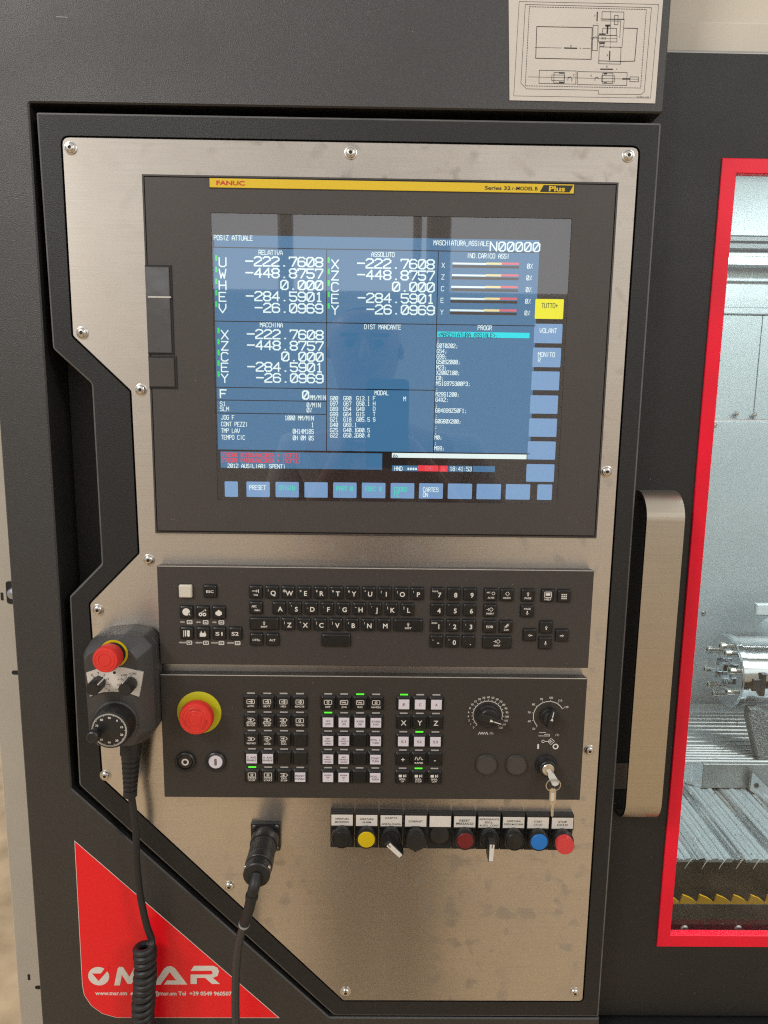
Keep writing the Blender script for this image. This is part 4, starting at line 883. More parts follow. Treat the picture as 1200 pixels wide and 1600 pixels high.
# ================================================================== hand pendant
pe = thing('handwheel_pendant', 'dark grey hand pendant with red stop, two knobs and a handwheel hung on the plate', 'pendant', (-220, 0, -310))
def q3(px, py, Y): a = at(px, py, Y); return (a[0], Y, a[1])
def body(k, y):
    # outline of the housing, shrunk by k
    P = [(-252.5, -216), (-240, -209), (-219, -207), (-203, -210), (-195.5, -219), (-195.5, -297), (-204, -310), (-246, -310), (-254, -300), (-255.5, -222)]
    P = round_poly(P, [5, 8, 8, 6, 5, 8, 8, 8, 8, 6], 4)
    return offset(P, -k)
m = MB(); m.loft([(body(1, 0), -1), (body(0, 0), -3), (body(0, 0), -17.6), (body(.7, 0), -17.9), (body(.7, 0), -18.5), (body(0, 0), -18.8), (body(0, 0), -20), (body(1.2, 0), -26)], True, False)
F_ = []
B = body(1.2, 0)
def front(P, dx, dz, sx, sz, c=(-225, -258)): return [(c[0]+(p[0]-c[0])*sx+dx, c[1]+(p[1]-c[1])*sz+dz) for p in P]
m.loft([(B, -26), (front(B, -2, -1.5, .95, .96), -33), (front(B, -3, -3, .78, .90), -40.5)], False, True)
m.build('housing', PENDM, pe)
ctr = lambda px, py, Y: q3(px, py, Y)
c = q3(178, 1021, -41); MB().lathe([(9.5, 0), (12.2, 0), (12.2, .5), (9.5, .6)], c, n=40).build('yellow_ring', YEL, pe)
MB().lathe([(10.4, 0), (10.2, 1.4), (7, 1.5), (7, 8)], c, n=32).build('stop_collar', DARK, pe)
MB().lathe([(7, 5), (10.6, 6), (11.4, 8), (11.2, 17), (10.4, 19), (8.6, 19.3), (8.3, 19), (8, 19.4), (5.6, 19.5), (5.3, 19.1), (5, 19.5), (.01, 19.7)], (c[0], c[1], c[2]), (-.03, -1, .05), 44).build('stop_cap', RED, pe)
# arched dial plate
PYd = -41.2
A = [q3(*p, PYd) for p in ((135, 1051), (150, 1046), (165, 1043), (181, 1042), (196, 1043.5), (210, 1047), (223.5, 1051), (220.5, 1070), (217, 1088.5), (205, 1084), (191, 1081), (177, 1080.3), (163, 1081), (150, 1084), (141, 1088), (138, 1070))]
A = [(p[0], p[2]) for p in A]
MB().loft([(A, -39), (A, PYd-.4)]).build('dial_plate', LABEL, pe)
m = MB(); yy = PYd-.55
for t, px, py, h in (('X', 143.5, 1056.5, 2.2), ('Y', 153.3, 1053.5, 2.2), ('Z', 163, 1056.5, 2.2), ('E', 169.5, 1062.5, 2.0), ('C', 172.5, 1072, 2.2), ('A', 170.5, 1080.3, 2.2), ('x100', 194, 1056.5, 2.0), ('x1000', 207, 1054, 2.0), ('x10', 187.5, 1063, 2.0), ('x1', 185, 1071.5, 2.0), ('OFF', 184, 1079, 1.8)):
    q = q3(px, py, yy); m.text(t, q[0], q[2], h, yy, 'c')
for a, b_ in (((145.5, 1056.5), (147, 1058.5)), ((153.4, 1055), (153.4, 1057.5)), ((161, 1057.5), (159.6, 1059.6)), ((166.8, 1061.5), (164.8, 1063)), ((167, 1069.5), (169.5, 1069.5)), ((165.5, 1075.5), (167.5, 1077)), ((197.5, 1057.5), (199, 1060)), ((204.6, 1055), (204.6, 1057.5)), ((191, 1062), (193.5, 1063.5)), ((189, 1069.5), (191.5, 1069.5))):
    a, b_ = q3(*a, yy), q3(*b_, yy); m.seg((a[0], a[2]), (b_[0], b_[2]), .45, yy)
q = q3(178.6, 1051, yy); m.disc((q[0], q[2]), 1.3, yy, 16)
m.build('dial_lettering', INK, pe, False)
for px, py, ang in ((155, 1066, -5), (204.5, 1067, 120)):
    c = q3(px, py, -41); rr = 5.9
    prof = [(rr, 0), (rr, 2), (rr*.97, 14), (rr*.9, 15.5), (.01, 15.6)]
    kn = MB(); n = 32; base = []
    for r_k, t_ in prof[:-1]:
        base.append(([(c[0]+(r_k+(.25 if j % 2 else -.2)*(r_k > 1))*math.cos(2*math.pi*j/n), c[2]+(r_k+(.25 if j % 2 else -.2))*math.sin(2*math.pi*j/n)) for j in range(n)], c[1]-t_))
    kob = kn.loft(base).build('selector_knob', PLASTIC, pe)
    a = math.radians(40 if ang < 0 else 110)
    ax_, az_ = c[0]+math.cos(a)*rr*.98, c[2]+math.sin(a)*rr*.98
    MB().tube([(ax_+math.cos(a)*.3, -42, az_+math.sin(a)*.3), (ax_+math.cos(a)*.2, -55.5, az_+math.sin(a)*.2)], .55, 8).build('pointer_line', WHITE, kob)
wc = q3(182, 1127, -40)
MB().lathe([(19.6, 0), (19.4, 1.6), (18.6, 2)], wc, n=60).build('wheel_collar', PENDM, pe)
hw = MB(); n = 72; loops = []
for r_k, t_ in ((17.6, 1.5), (17.8, 4), (17.2, 15), (16.6, 16.6), (15.6, 17)):
    loops.append(([(wc[0]+(r_k+(.22 if (j % 2 and r_k > 16.9) else 0))*math.cos(2*math.pi*j/n), wc[2]+(r_k+(.22 if (j % 2 and r_k > 16.9) else 0))*math.sin(2*math.pi*j/n)) for j in range(n)], wc[1]-t_))
wheel = hw.loft(loops).build('handwheel', PLASTIC, pe)
m = MB(); wy = wc[1]-17.12
for j in range(100):
    a = 2*math.pi*j/100; r0_ = 13.9 if j % 10 else 13.2; m.seg((wc[0]+15.0*math.cos(a), wc[2]+15.0*math.sin(a)), (wc[0]+r0_*math.cos(a), wc[2]+r0_*math.sin(a)), .42, wy)
for j in range(10):
    a = math.radians(15-36*j+36); m.text(str(j*10), wc[0]+11.2*math.cos(a), wc[2]+11.2*math.sin(a)-.9, 1.9, wy, 'c', None, .03)
m.build('wheel_scale', WHITE, wheel, False)
cr = q3(152.5, 1143, wy); MB().lathe([(3.0, 0), (3.4, 2), (5.2, 5), (5.6, 9), (5.2, 11.4), (4.2, 12.2), (1.5, 11.6), (.01, 11.5)], (cr[0], wy+.1, cr[2]), n=32).build('crank_knob', PLASTIC, wheel)
# strain relief
gy = -20
ga, gb_ = q3(205, 1158, gy), q3(203.5, 1243, gy); d = (Vector(gb_)-Vector(ga)); Ln = d.length
prof = [(9.6, -6), (9.6, 12), (8.6, 13)]
for i in range(7):
    t0 = 14+i*(Ln-20)/7; st_ = (Ln-20)/7; r0_ = 8.4-i*.34; prof += [(r0_, t0), (r0_, t0+st_*.62), (r0_-1.1, t0+st_*.7), (r0_-1.1, t0+st_*.95)]
prof += [(6.2, Ln-6), (6.2, Ln), (4, Ln)]
MB().lathe(prof, ga, d, 32).build('strain_relief', RUBBER, pe)
# coiled cord: straight lead, then the coil
def spline(P, n=10):
    P = [Vector(p) for p in P]; out = []
    for i in range(len(P)-1):
        p0, p1, p2, p3 = P[max(i-1, 0)], P[i], P[i+1], P[min(i+2, len(P)-1)]
        for k in range(n):
            t = k/n; out.append(.5*((2*p1)+(p2-p0)*t+(2*p0-5*p1+4*p2-p3)*t*t+(3*p1-p0-3*p2+p3)*t**3))
    return out+[P[-1]]
lead = spline([q3(204, 1236, gy), q3(208, 1262, -20), q3(212.5, 1300, -21), q3(213.5, 1345, -21), q3(219, 1398, -20), q3(229, 1445, -18), q3(236.5, 1466, -17), q3(237, 1478, -20)], 8)
top_c = Vector(q3(226, 1478, -19)); bot_c = Vector(q3(224.5, 1640, -19)); pitch = 7.3; turns = int((top_c.z-bot_c.z)/pitch)+26
coil = []
for i in range(turns*22):
    t = i/22; p = top_c.lerp(bot_c, t*pitch/(top_c.z-bot_c.z)); a = t*2*math.pi
    rr_ = 7.9+.35*math.sin(t*1.7); coil.append(p+Vector((rr_*math.cos(a)+.9*math.sin(t*.45), -rr_*math.sin(a), .8*math.sin(t*1.13))))
m = MB().tube(lead+coil[2:], 3.35, 10); tag(m.build('coiled_cord', RUBBER), 'black coiled cord hanging from the hand pendant in front of the red sticker', 'cable')
# ================================================================== round connector and its cable
cn = thing('cable_connector', 'black round multi-pole connector on a square flange, screwed to the plate', 'connector', (-102, 0, -418))
fx, fz = -102.2, -418.2
P = rrect(fx-14.2, fx+14.2, fz-14.6, fz+14.8, 1.5, 3); MB().loft([(P, 0), (P, -4), (offset(P, -.5), -4.6)]).build('flange', PLASTIC, cn)
for sx in (-1, 1):
    for sz in (-1, 1): MB().lathe([(2.0, 0), (2.0, .8), (1.2, 1.4), (.01, 1.4)], (fx+sx*11, -4.4, fz+sz*11.3), n=16).build('flange_screw', mat('dark_screw', (.12, .12, .12), .3, .8) if 'dark_screw' not in MATS else MATS['dark_screw'], cn)
axd = Vector((.005, -1, -.02)).normalized()
MB().lathe([(13, 4), (13.2, 5), (13.2, 17), (12.8, 18.5), (12.0, 18.6)], (fx, 0, fz), axd, 48).build('socket_body', PLASTIC, cn)
MB().lathe([(12.1, 17), (12.1, 38), (11.6, 38.6)], (fx, 0, fz), axd, 48).build('plug_body', RUBBER, cn)
MB().lathe([(11.7, 38.4), (12.5, 39), (12.5, 46.6), (12.0, 47.2), (11.2, 47.4), (11.2, 49), (12.0, 49.4), (12.0, 58), (11.2, 59), (6.2, 59.2)], (fx, 0, fz), axd, 48).build('clamp_ring', PLASTIC, cn)
for a in (28, 152):
    c = Vector((fx, 0, fz))+axd*55; rdir = Vector((math.cos(math.radians(a)), 0, math.sin(math.radians(a))))
    MB().lathe([(1.9, 0), (1.9, 1.2), (1.2, 1.7), (.01, 1.7)], c+rdir*11.6, rdir, 16).build('clamp_screw', CHROME, cn)
en = Vector((fx, 0, fz))+axd*58
E_ = [en, en+Vector((-.8, -7, -5)), Vector(q3(394, 1398, -66)), Vector(q3(389, 1420, -64)), Vector(q3(381.5, 1444, -60))]
bo = spline(E_, 8)
cb = thing('connector_cable', 'black cable with grey ring running down from the round connector', 'cable', (-110, -60, -470))
MB().tube(bo, [5.2-.6*i/len(bo) for i in range(len(bo))], 16).build('boot', RUBBER, cb)
e1 = Vector(bo[-1]); e0_ = Vector(bo[-4]); dd = (e1-e0_).normalized()
MB().lathe([(4.9, -1.2), (5.0, 0), (4.9, 1.2)], e1, dd, 24).build('cable_ring', mat('ring_grey', (.3, .3, .31), .35), cb)
MB().lathe([(5.5, -2), (5.6, -1), (5.6, 1.6), (5.1, 2.2)], bo[17], (Vector(bo[18])-Vector(bo[16])), 24).build('boot_collar', RUBBER, cb)
ca = spline([e1, q3(373.5, 1472, -56), q3(369, 1515, -52), q3(368, 1560, -50), q3(368.5, 1610, -50), q3(370, 1750, -46)], 8)
MB().tube(ca, 3.75, 14).build('cable_sheath', mat('cable_sheath', (.03, .031, .033), .38, 0, .6), cb)
# ================================================================== inside of the machine, seen through the window
IW = 700
def ibox(name, mt, par, x0, x1, y0, y1, z0, z1, c=.8): return MB().box(x0, x1, y0, y1, z0, z1, c).build(name, mt, par)
enc = thing('machine_enclosure', 'grey steel enclosure walls inside the machine behind the window', 'enclosure', (800, 700, -640))
sz = lambda py, Y, px=1165: at(px, py, Y)[1]
zseam = sz(657, IW)
ibox('back_panel', STEELW, enc, 250, 1500, IW, IW+10, zseam+1.5, 620)
ibox('lower_panel', STEELW, enc, 250, 1500, IW-6, IW+8, -762, zseam-1.5, 2)
vx = at(1183, 590, IW-.6)[0]
ibox('panel_joint', mat('joint_dark', (.14, .15, .16), .5), enc, vx-1, vx+1, IW-.8, IW, zseam+2, sz(480, IW))
ibox('panel_fold', STEELW, enc, 250, 1500, IW-5, IW, sz(492, IW), sz(480, IW), 2); ibox('panel_fold', STEELW, enc, 250, 1500, IW-10, IW, sz(441, IW), sz(436, IW), 1)
ibox('side_wall', STEELW, enc, 232, 246, 62, IW, -762, 620); ibox('side_wall', STEELW, enc, 1490, 1500, 62, IW-10, -762, 620); ibox('ceiling_panel', STEELW, enc, 246, 1490, 62, IW, 540, 550); ibox('floor_tray', BASEB, enc, 246, 1490, 62, IW-8, -760, -750)
for px, py, y in ((1151, 646, IW-7), (1179, 648, IW-7), (1117, 664, IW-7), (1100, 957, IW-7), (1097, 1130, IW-7)):
    a = at(px, py, y); MB().lathe([(4.6, 0), (4.6, 1.5), (2.5, 4), (.01, 4.4)], (a[0], y+1, a[1]), n=20).build('panel_bolt', CHROME, enc)
beam = thing('rail_beam', 'dark grey rail beam across the inside of the machine above the light strip', 'beam', (800, 640, 300))
z1_, z2_ = sz(367, 640), sz(391, 640); ibox('beam_upper', mat('beam_grey', (.10, .105, .11), .35, .6), beam, 250, 1490, 640, 690, (z1_+z2_)/2, z1_, 3); ibox('beam_lower', MATS['beam_grey'], beam, 250, 1490, 634, 690, z2_, (z1_+z2_)/2-1, 2); ibox('beam_lip', STEELW, beam, 250, 1490, 646, 690, sz(400, 640), z2_-.5, 1)
ls = thing('light_strip', 'white glowing LED light strip under the rail beam inside the machine', 'light', (800, 660, 290))
ibox('strip_housing', STEELW, ls, 250, 1480, 660, 690, sz(414, 660), sz(401, 660), 1)
LSM = mat('led_white', (1, 1, .97), emit=14)
ledm = MB().box(-5.5, 5.5, -2, 1, -3.2, 3.2, .5).mesh('led_chip', LSM); lz = sz(407.5, 658)
for i in range(60):
    o = bpy.data.objects.new('led_chip', ledm); COL.objects.link(o); o.parent = ls; L0 = LOC[ls.name]
    o.location = ((600+i*13.4-L0[0])*.001, (658.5-L0[1])*.001, (lz-L0[2])*.001)
# spindle with round faceplate
SPY = 500
sc_ = at(1133, 1047, SPY); sx_, sz_ = sc_
sp_ = thing('spindle_chuck', 'polished steel spindle chuck with bolts on its round face inside the machine', 'chuck', (sx_+100, SPY, sz_))
MB().lathe([(59, 0), (60.5, 1.5), (60.5, 10), (58, 11.5), (57, 12), (57, 300)], (sx_, SPY, sz_), (1, 0, 0), 72).build('chuck_body', MACH, sp_)
MB().lathe([(58.5, .3), (57.8, -1), (30, -1), (29, .5), (22, .5), (21, -3), (14, -3), (13, 2), (.01, 2)], (sx_, SPY, sz_), (1, 0, 0), 60).build('chuck_face', MACH, sp_)
for k, (a, rr) in enumerate(((60, 44), (85, 44), (150, 44), (200, 44), (235, 44), (262, 44), (330, 44), (20, 44))):
    y_ = SPY-rr*math.cos(math.radians(a)); z_ = sz_+rr*math.sin(math.radians(a))
    MB().lathe([(5.5, 0), (5.5, 6), (6.5, 6.5), (6.5, 14), (5.6, 15), (2.8, 15), (2.6, 11), (.01, 11)], (sx_, y_, z_), (-1, 0, 0), 20).build('face_bolt', CHROME, sp_)
for a in (40, 130, 220, 310):
    y_ = SPY-17*math.cos(math.radians(a)); z_ = sz_+17*math.sin(math.radians(a)); MB().box(sx_-14, sx_, y_-6, y_+6, z_-6, z_+6, 1).build('face_block', MACH, sp_)
MB().box(sx_+16, sx_+30, SPY-60, SPY-40, sz_-12, sz_+8, 1).box(sx_+28, sx_+36, SPY-61, SPY-40, sz_-20, sz_+18, 1).build('drive_key', mat('key_dark', (.05, .055, .06), .4, .5), sp_)
hs = thing('headstock_housing', 'round grey headstock housing with pale corner behind the chuck', 'housing', (sx_+140, 620, sz_+60))
a = at(1205, 985, 620); MB().lathe([(44, 0), (46, 3), (46, 60)], (a[0]+12, 620, a[1]-14), (0, -1, 0), 48).build('round_housing', STEELW, hs)
a = at(1181, 962, 640); MB().box(a[0], a[0]+260, 640, 650, a[1], a[1]+22, 2).build('corner_block', mat('block_white', (.72, .76, .76), .4), hs)
# speckled casting at right
yc0 = 456
cs = thing('casting_block', 'dark speckled casting below the chuck at the right of the window', 'casting', (760, 420, -500))
P = [at(p[0]+6, p[1], 440) for p in ((1166, 1108), (1184, 1107), (1202, 1126), (1300, 1190), (1300, 1330), (1206, 1243), (1181, 1206), (1179, 1190), (1164, 1124))]
MB().loft([(P, yc0), (P, 442), (offset(P, -2), 440)]).build('casting', CAST, cs)
gp = thing('bracket_plate', 'pale grey bracket plate with a hex screw below the casting', 'bracket', (760, 400, -560))
P = [at(*p, 418) for p in ((1176, 1206), (1202, 1233), (1300, 1300), (1300, 1350), (1202, 1257), (1172, 1235))]
MB().loft([(P, 424), (P, 418)]).build('plate', STEELW, gp)
a = at(1182, 1227, 418); MB().lathe([(4.2, 0), (4.2, 1), (2.6, 1.2), (2.4, .4), (.01, .3)], (a[0], 418, a[1]), n=6).build('hex_screw', MATS['key_dark'], gp)
# telescopic way cover: ribbed top and front block
wz = sz(1194, 430, 1140); wx = at(1099, 1195, 430)[0]
wcv = thing('way_cover', 'stepped bright steel way cover with cross ribs inside the machine', 'way cover', (700, 520, -600))
xr_ = 1100
COVB = mat('block_steel', (.30, .31, .31), .4, .6, .5, None, .15, 20)
ibox('cover_block', COVB, wcv, wx, xr_, 430, 660, sz(1232, 430, 1140), wz, 1.2)
P3 = [(wx, 430), (wx-10, 441), (wx-14, 441), (wx-60, 486), (wx-60, 660), (wx, 660)]
zl = sz(1232, 430, 1140)
n = len(P3); m = MB(); m.add([(x, y, zl) for x, y in P3]+[(x, y, wz-.6) for x, y in P3], [tuple(range(n)), tuple(range(n, 2*n))]+[(i, (i+1) % n, n+(i+1) % n, n+i) for i in range(n)]); m.build('cover_side', COVER, wcv)
yb = 438
RIBM = mat('rib_steel', (.52, .55, .57), .32, .8, .5, None, .14, 14)
for i in range(16):
    w = 7 if i < 6 else 13
    MB().add([(wx-60, yb, wz-.5), (xr_, yb, wz-.5), (xr_, yb+1.2, wz+1.8), (wx-60, yb+1.2, wz+1.8), (xr_, yb+w, wz+1.0), (wx-60, yb+w, wz+1.0), (xr_, yb+w+1.4, wz-.5), (wx-60, yb+w+1.4, wz-.5)], [(0, 1, 2, 3), (3, 2, 4, 5), (5, 4, 6, 7), (0, 3, 5, 7), (1, 6, 4, 2), (0, 7, 6, 1)]).build('rib', RIBM, wcv, False)
    yb += w+1.6
# lower slatted cover: slats run away from the window
lc = thing('slatted_cover', 'pale grey metal cover of long slats below the way cover', 'slatted cover', (650, 350, -620))
lz_ = zl-3
yf = 0
for Y in range(150, 430):
    if abs(at(1130, 1345, Y)[1]-lz_) < 1.2: yf = Y
ybk = 475
x = 330
for i in range(46):
    pr = [(0, 0), (2.4, 1.5), (4.6, 1.5), (5.6, .3), (8, .5), (9.4, 1.9), (12.5, 2.8), (16.6, 3.0), (18.2, 0)]; k = len(pr)
    MB().add([(x+a, yf, lz_+h) for a, h in pr]+[(x+a, ybk, lz_+h) for a, h in pr]+[(x, yf, lz_-3), (x+18.2, yf, lz_-3)], [(q, q+1, k+q+1, k+q) for q in range(k-1)]+[(2*k, 2*k+1)+tuple(range(k-1, -1, -1))]).build('slat', STEELW if i % 3 else COVER, lc, False)
    x += 18.4
MB().box(320, 1180, yf+3, ybk, lz_-90, lz_-3.5).build('cover_core', mat('core_dark', (.014, .015, .016), .35), lc)
ta = at(1064, 1222, 455); 
m = MB().loft([([(ta[0]-8, zl-2), (ta[0]+14, zl-2), (ta[0]+6, zl+8), (ta[0]-2, zl+18), (ta[0]-8, zl+18)], 470), ([(ta[0]-8, zl-2), (ta[0]+14, zl-2), (ta[0]+6, zl+8), (ta[0]-2, zl+18), (ta[0]-8, zl+18)], 455)])
tag(m.build('yellow_wedge', YELW), 'small yellow wedge beside the way cover at the window edge', 'wedge')
# lip strokes, yellow wipers and base below the slats
wp = thing('wiper_strip', 'row of yellow curved wipers along the dark lower edge of the cover', 'wiper', (620, yf, -700))
wy_ = yf-9; zwt, zwb = sz(1399, wy_, 1130), sz(1412.5, wy_, 1130)
wm = MB(); L_ = 24
prof = [(0, 0), (L_-1, 0), (L_-2.5, 2.2), (L_-7, 6), (L_-12, 9.0), (3.5, 12.3), (2.6, 12.6), (1.2, 5)]
prof = [(a, b_*(zwt-zwb)/12.6) for a, b_ in prof]
wme = MB().loft([(prof, 3), (prof, 0)]).mesh('wiper', YELW)
lipm = MB().tube([(0, 0, 0), (3, -.4, 7), (7, -.2, 13), (11, .6, 16.5)], [.5, .6, .6, .3], 6).mesh('lip_edge', LABEL)
zlip = sz(1364, wy_, 1130)
for i in range(34):
    o = bpy.data.objects.new('wiper', wme); COL.objects.link(o); o.parent = wp; L0 = LOC[wp.name]
    o.location = ((330+i*23.6-L0[0])*.001, (wy_-L0[1])*.001, (zwb-L0[2])*.001)
    o = bpy.data.objects.new('lip_edge', lipm); COL.objects.link(o); o.parent = wp
    o.location = ((336+i*23.6-L0[0])*.001, (yf-.5-L0[1])*.001, (zlip-L0[2])*.001)
bs_ = thing('machine_bed', 'rough dark grey machine base with two bolt heads at the window bottom', 'machine bed', (650, 220, -740))
zb1 = sz(1413, yf-5, 1130)
MB().box(250, 1480, yf-5, yf+2, zb1-120, zb1, .5).build('base_casting', BASEB, bs_)
for px in (1069, 1153):
    a = at(px, 1451, yf-6); MB().lathe([(6, 0), (6, 2), (4.5, 4), (2.2, 4.4), (.01, 3)], (a[0], yf-5, a[1]), n=24).build('base_bolt', CHROME, bs_)
rnd = random.Random(4); m = MB()
for i in range(520):
    k = rnd.random()
    if k < .45: c = Vector((rnd.uniform(330, 760), rnd.uniform(yf+4, 428), lz_+3.6))
    elif k < .7: c = Vector((rnd.uniform(wx-40, 860), rnd.uniform(440, 600), wz+2.2))
    else: c = Vector((rnd.uniform(330, 760), yf-5.6, rnd.uniform(zb1-70, zb1-1)))
    a = rnd.uniform(0, 6.3); L1 = rnd.uniform(1.2, 4.5); w1 = rnd.uniform(.4, 1.1)
    d = Vector((math.cos(a), math.sin(a)*.8 if k < .7 else 0, .25 if k < .7 else math.sin(a))); p = d.cross(Vector((.2, .9, .4))).normalized()*w1
    if k >= .7: d *= .6
    mid = c+d*L1*.5+Vector((0, -.4, .7))
    m.add([c-p, c+p, mid+p, mid-p, c+d*L1+p*.4, c+d*L1-p*.4], [(0, 1, 2, 3), (3, 2, 4, 5)])
ch = m.build('metal_chips', mat('chip_steel', (.55, .56, .57), .3, .9)); ch['kind'] = 'stuff'; ch['label'] = 'loose metal chips scattered on the covers inside the machine'
def specks(parent, B, y, n_, seed):
    r2 = random.Random(seed); m = MB()
    for i in range(n_):
        x_, z_ = r2.uniform(B[0]+4, B[1]-4), r2.uniform(B[2]+4, B[3]-4); q = r2.uniform(.12, .34); m.disc((x_, z_), q, y, 6)
    o = m.build('dust_specks', DUST, parent, False); o['kind'] = 'stuff'
DUST = mat('dust', (.30, .28, .26), .8)
specks(kb, KB, -12.06, 34, 1); specks(op, OP, -12.06, 34, 2); specks(mon, (BX[0], GL[0]-4, BX[2], BX[3]), -4.05, 14, 3); specks(mon, (BX[0], BX[1], BX[2], GL[2]-4), -4.05, 16, 5)
specks(cab, (-328, 230, 240, 420), -.06, 50, 6); specks(door, (300, 620, -630, -560), DY-.06, 20, 8); specks(door, (245, 290, -550, 280), DY-.06, 26, 9)
m = MB(); a = at(88, 26, 0); b_ = at(106, 27, 0); m.seg(a, b_, .5, -.05); m.build('scratch', mat('scratch_light', (.3, .29, .28), .5), cab, False)
# ------------------------------------------------------------------ high window band in the hall, behind the photographer
hw_ = thing('hall_window', 'long high window in the hall wall facing the machine', 'window', (0, -5990, 900))
WG = mat('window_daylight', (.97, .985, 1), emit=1.3)
for a, b_ in ((-5200, -3000), (-2960, -900), (-760, 300), (380, 420), (640, 2000), (2060, 3600), (3700, 5200)):
    MB().box(a, b_, -5990, -5980, 950, 2600).build('daylight_pane', WG, hw_)
# ================================================================== the photographer, seen as a reflection in the screen
HX, HY, HZ = -27, -945, 105
def skin(name, V, Ed, mt, parent, sub=2, root=0):
    me = bpy.data.meshes.new(name); org = Vector(LOC[parent.name])
    me.from_pydata([(Vector(v[:3])-org)*.001 for v in V], Ed, []); me.update()
    o = bpy.data.objects.new(name, me); COL.objects.link(o)
    o.modifiers.new('skin', 'SKIN').use_smooth_shade = True
    if not me.skin_vertices: return o
    for d, v in zip(me.skin_vertices[0].data, V): r = v[3]; d.radius = ((r[0] if isinstance(r, tuple) else r)*.001, (r[1] if isinstance(r, tuple) else r)*.001)
    me.skin_vertices[0].data[root].use_root = True
    sd = o.modifiers.new('sub', 'SUBSURF'); sd.levels = sub; sd.render_levels = sub
    dg = bpy.context.evaluated_depsgraph_get(); nm = bpy.data.meshes.new_from_object(o.evaluated_get(dg))
    o.modifiers.clear(); o.data = nm; nm.materials.clear(); nm.materials.append(mt); nm.shade_smooth(); o.parent = parent
    LOC[o.name] = tuple(org); return o
SKINM = mat('skin', (.46, .27, .19), .5); SHIRT = mat('shirt_grey', (.62, .57, .53), .85); TROUS = mat('trousers_brown', (.13, .085, .055), .9); HAIR = mat('hair_grey', (.10, .085, .075), .7)
ph = thing('person', 'person in a light grey shirt and brown trousers holding up a phone', 'person', (20, -945, -1540))
px_, py_ = 22, -960
V = [(px_, py_, -600, (150, 105)), (px_, py_, -440, (140, 95)), (px_-5, py_-5, -280, (155, 105)), (px_-12, py_-5, -150, (160, 95)), (px_-20, py_, -60, (62, 62)), (HX, py_+5, -5, (54, 56)), (HX, HY+12, 45, (62, 72)), (HX, HY, 100, (74, 92)), (HX, HY-8, 150, (72, 90)), (HX, HY-10, 188, (46, 58))]
Ed = [(i, i+1) for i in range(9)]
def chain(pts, start):
    b = start
    for p in pts: V.append(p); Ed.append((b, len(V)-1)); b = len(V)-1
    return b
for s_ in (-1, 1):
    chain([(px_+s_*85, py_, -660, 88), (px_+s_*84, py_, -860, 78), (px_+s_*80, py_+8, -1060, 58), (px_+s_*80, py_-8, -1250, 52), (px_+s_*80, py_-15, -1440, 38), (px_+s_*80, py_-10, -1495, 38), (px_+s_*84, py_+110, -1512, 30)], 0)
    w = chain([(px_-12+s_*185, py_-5, -125, 56), (px_+s_*235, py_+20, -270, 46), (px_+s_*225, py_+40, -390, 42), (px_+s_*150, py_+180, -250, 36), (px_*.3+s_*72, py_+270, -118, 26)], 3)
    pm = chain([(s_*58, -672, -92, (15, 26))], w)
    for k, (z0_, ln) in enumerate(((-52, 1.0), (-70, 1.06), (-88, 1.0), (-105, .85))):
        chain([(s_*52, -668+0, z0_, 10), (s_*46, -662, z0_+2, 8.5), (s_*(42-10*ln), -664, z0_+3, 7.5), (s_*(36-18*ln), -664, z0_+3, 6.5)], pm)
    chain([(s_*50, -652, -70, 10), (s_*42, -646, -52, 9), (s_*34, -646, -38, 7.5)], pm)
bd = skin('body', V, Ed, SKINM, ph, 2)
def sub_skin(name, idx, grow, mt):
    mp = {v: i for i, v in enumerate(idx)}
    VV = [(*V[i][:3], tuple(r+grow for r in V[i][3]) if isinstance(V[i][3], tuple) else V[i][3]+grow) for i in idx]
    EE = [(mp[a], mp[b]) for a, b in Ed if a in mp and b in mp]
    return skin(name, VV, EE, mt, ph, 2)
arm = 10+7; n_l = 7
la = [17, 18, 19]; na = 5+1+16+3
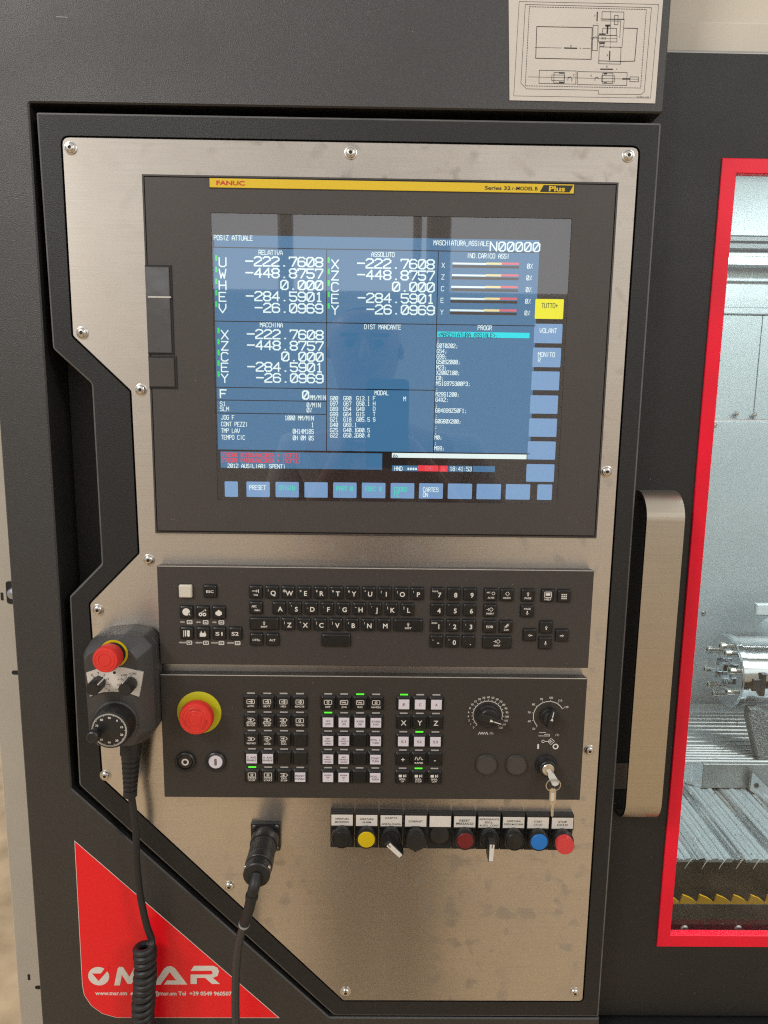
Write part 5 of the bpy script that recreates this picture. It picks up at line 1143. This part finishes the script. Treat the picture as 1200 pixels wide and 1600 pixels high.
sub_skin('shirt', [0, 1, 2, 3, 17, 18, 19, 17+na+7, 18+na+7, 19+na+7], 9, SHIRT)
sub_skin('trousers', [0]+list(range(10, 15))+list(range(10+7+na, 15+7+na)), 10, TROUS)
for s_ in (-1, 1):
    MB().loft([([(px_+s_*80+a*46, -1540+0) for a in (-1, 1)]+[(px_+s_*80+46, -1500), (px_+s_*80+34, -1470), (px_+s_*80-34, -1470), (px_+s_*80-46, -1500)], py_-70), ([(px_+s_*84+a*50, -1540) for a in (-1, 1)]+[(px_+s_*84+50, -1505), (px_+s_*84+36, -1480), (px_+s_*84-36, -1480), (px_+s_*84-50, -1505)], py_+40), ([(px_+s_*88+a*38, -1540) for a in (-1, 1)]+[(px_+s_*88+38, -1522), (px_+s_*88+28, -1508), (px_+s_*88-28, -1508), (px_+s_*88-38, -1522)], py_+165)]).build('shoe', TROUS, ph)
fy = HY+88
MB().lathe([(4, 0), (9, 14), (12, 34), (10, 44), (.1, 50)], (HX, fy-2, 122), (0, .25, -1), 16).build('nose', SKINM, ph)
MB().box(HX-24, HX+24, fy-22, fy-6, 52, 60, 3).build('mouth', mat('lips', (.34, .14, .12), .5), ph)
for s_ in (-1, 1):
    MB().lathe([(.1, -9), (7, -6), (9, 0), (7, 6), (.1, 9)], (HX+s_*31, fy-18, 112), n=16).build('eye', INK, ph)
    MB().box(HX+s_*31-19, HX+s_*31+19, fy-14, fy-2, 124, 131, 2).build('eyebrow', HAIR, ph)
    MB().lathe([(.1, -6), (16, -4), (18, 0), (14, 5), (.1, 6)], (HX+s_*78, HY-6, 100), (1, 0, 0), 20).build('ear', SKINM, ph)
hp = [(HX, HY-40, 108, (62, 52)), (HX, HY-30, 160, (74, 66)), (HX, HY-14, 186, (58, 60))]
skin('hair', hp, [(0, 1), (1, 2)], HAIR, ph, 2)
fo = thing('phone', 'dark phone held up in front of the photographed panel', 'phone', (18, -646, -60))
P = rrect(-20, 56, -122, 34, 10, 4)
MB().loft([(offset(P, -1.5), -634.5), (P, -636), (P, -641), (offset(P, -1.5), -642.5)]).build('phone_body', PLASTIC, fo)
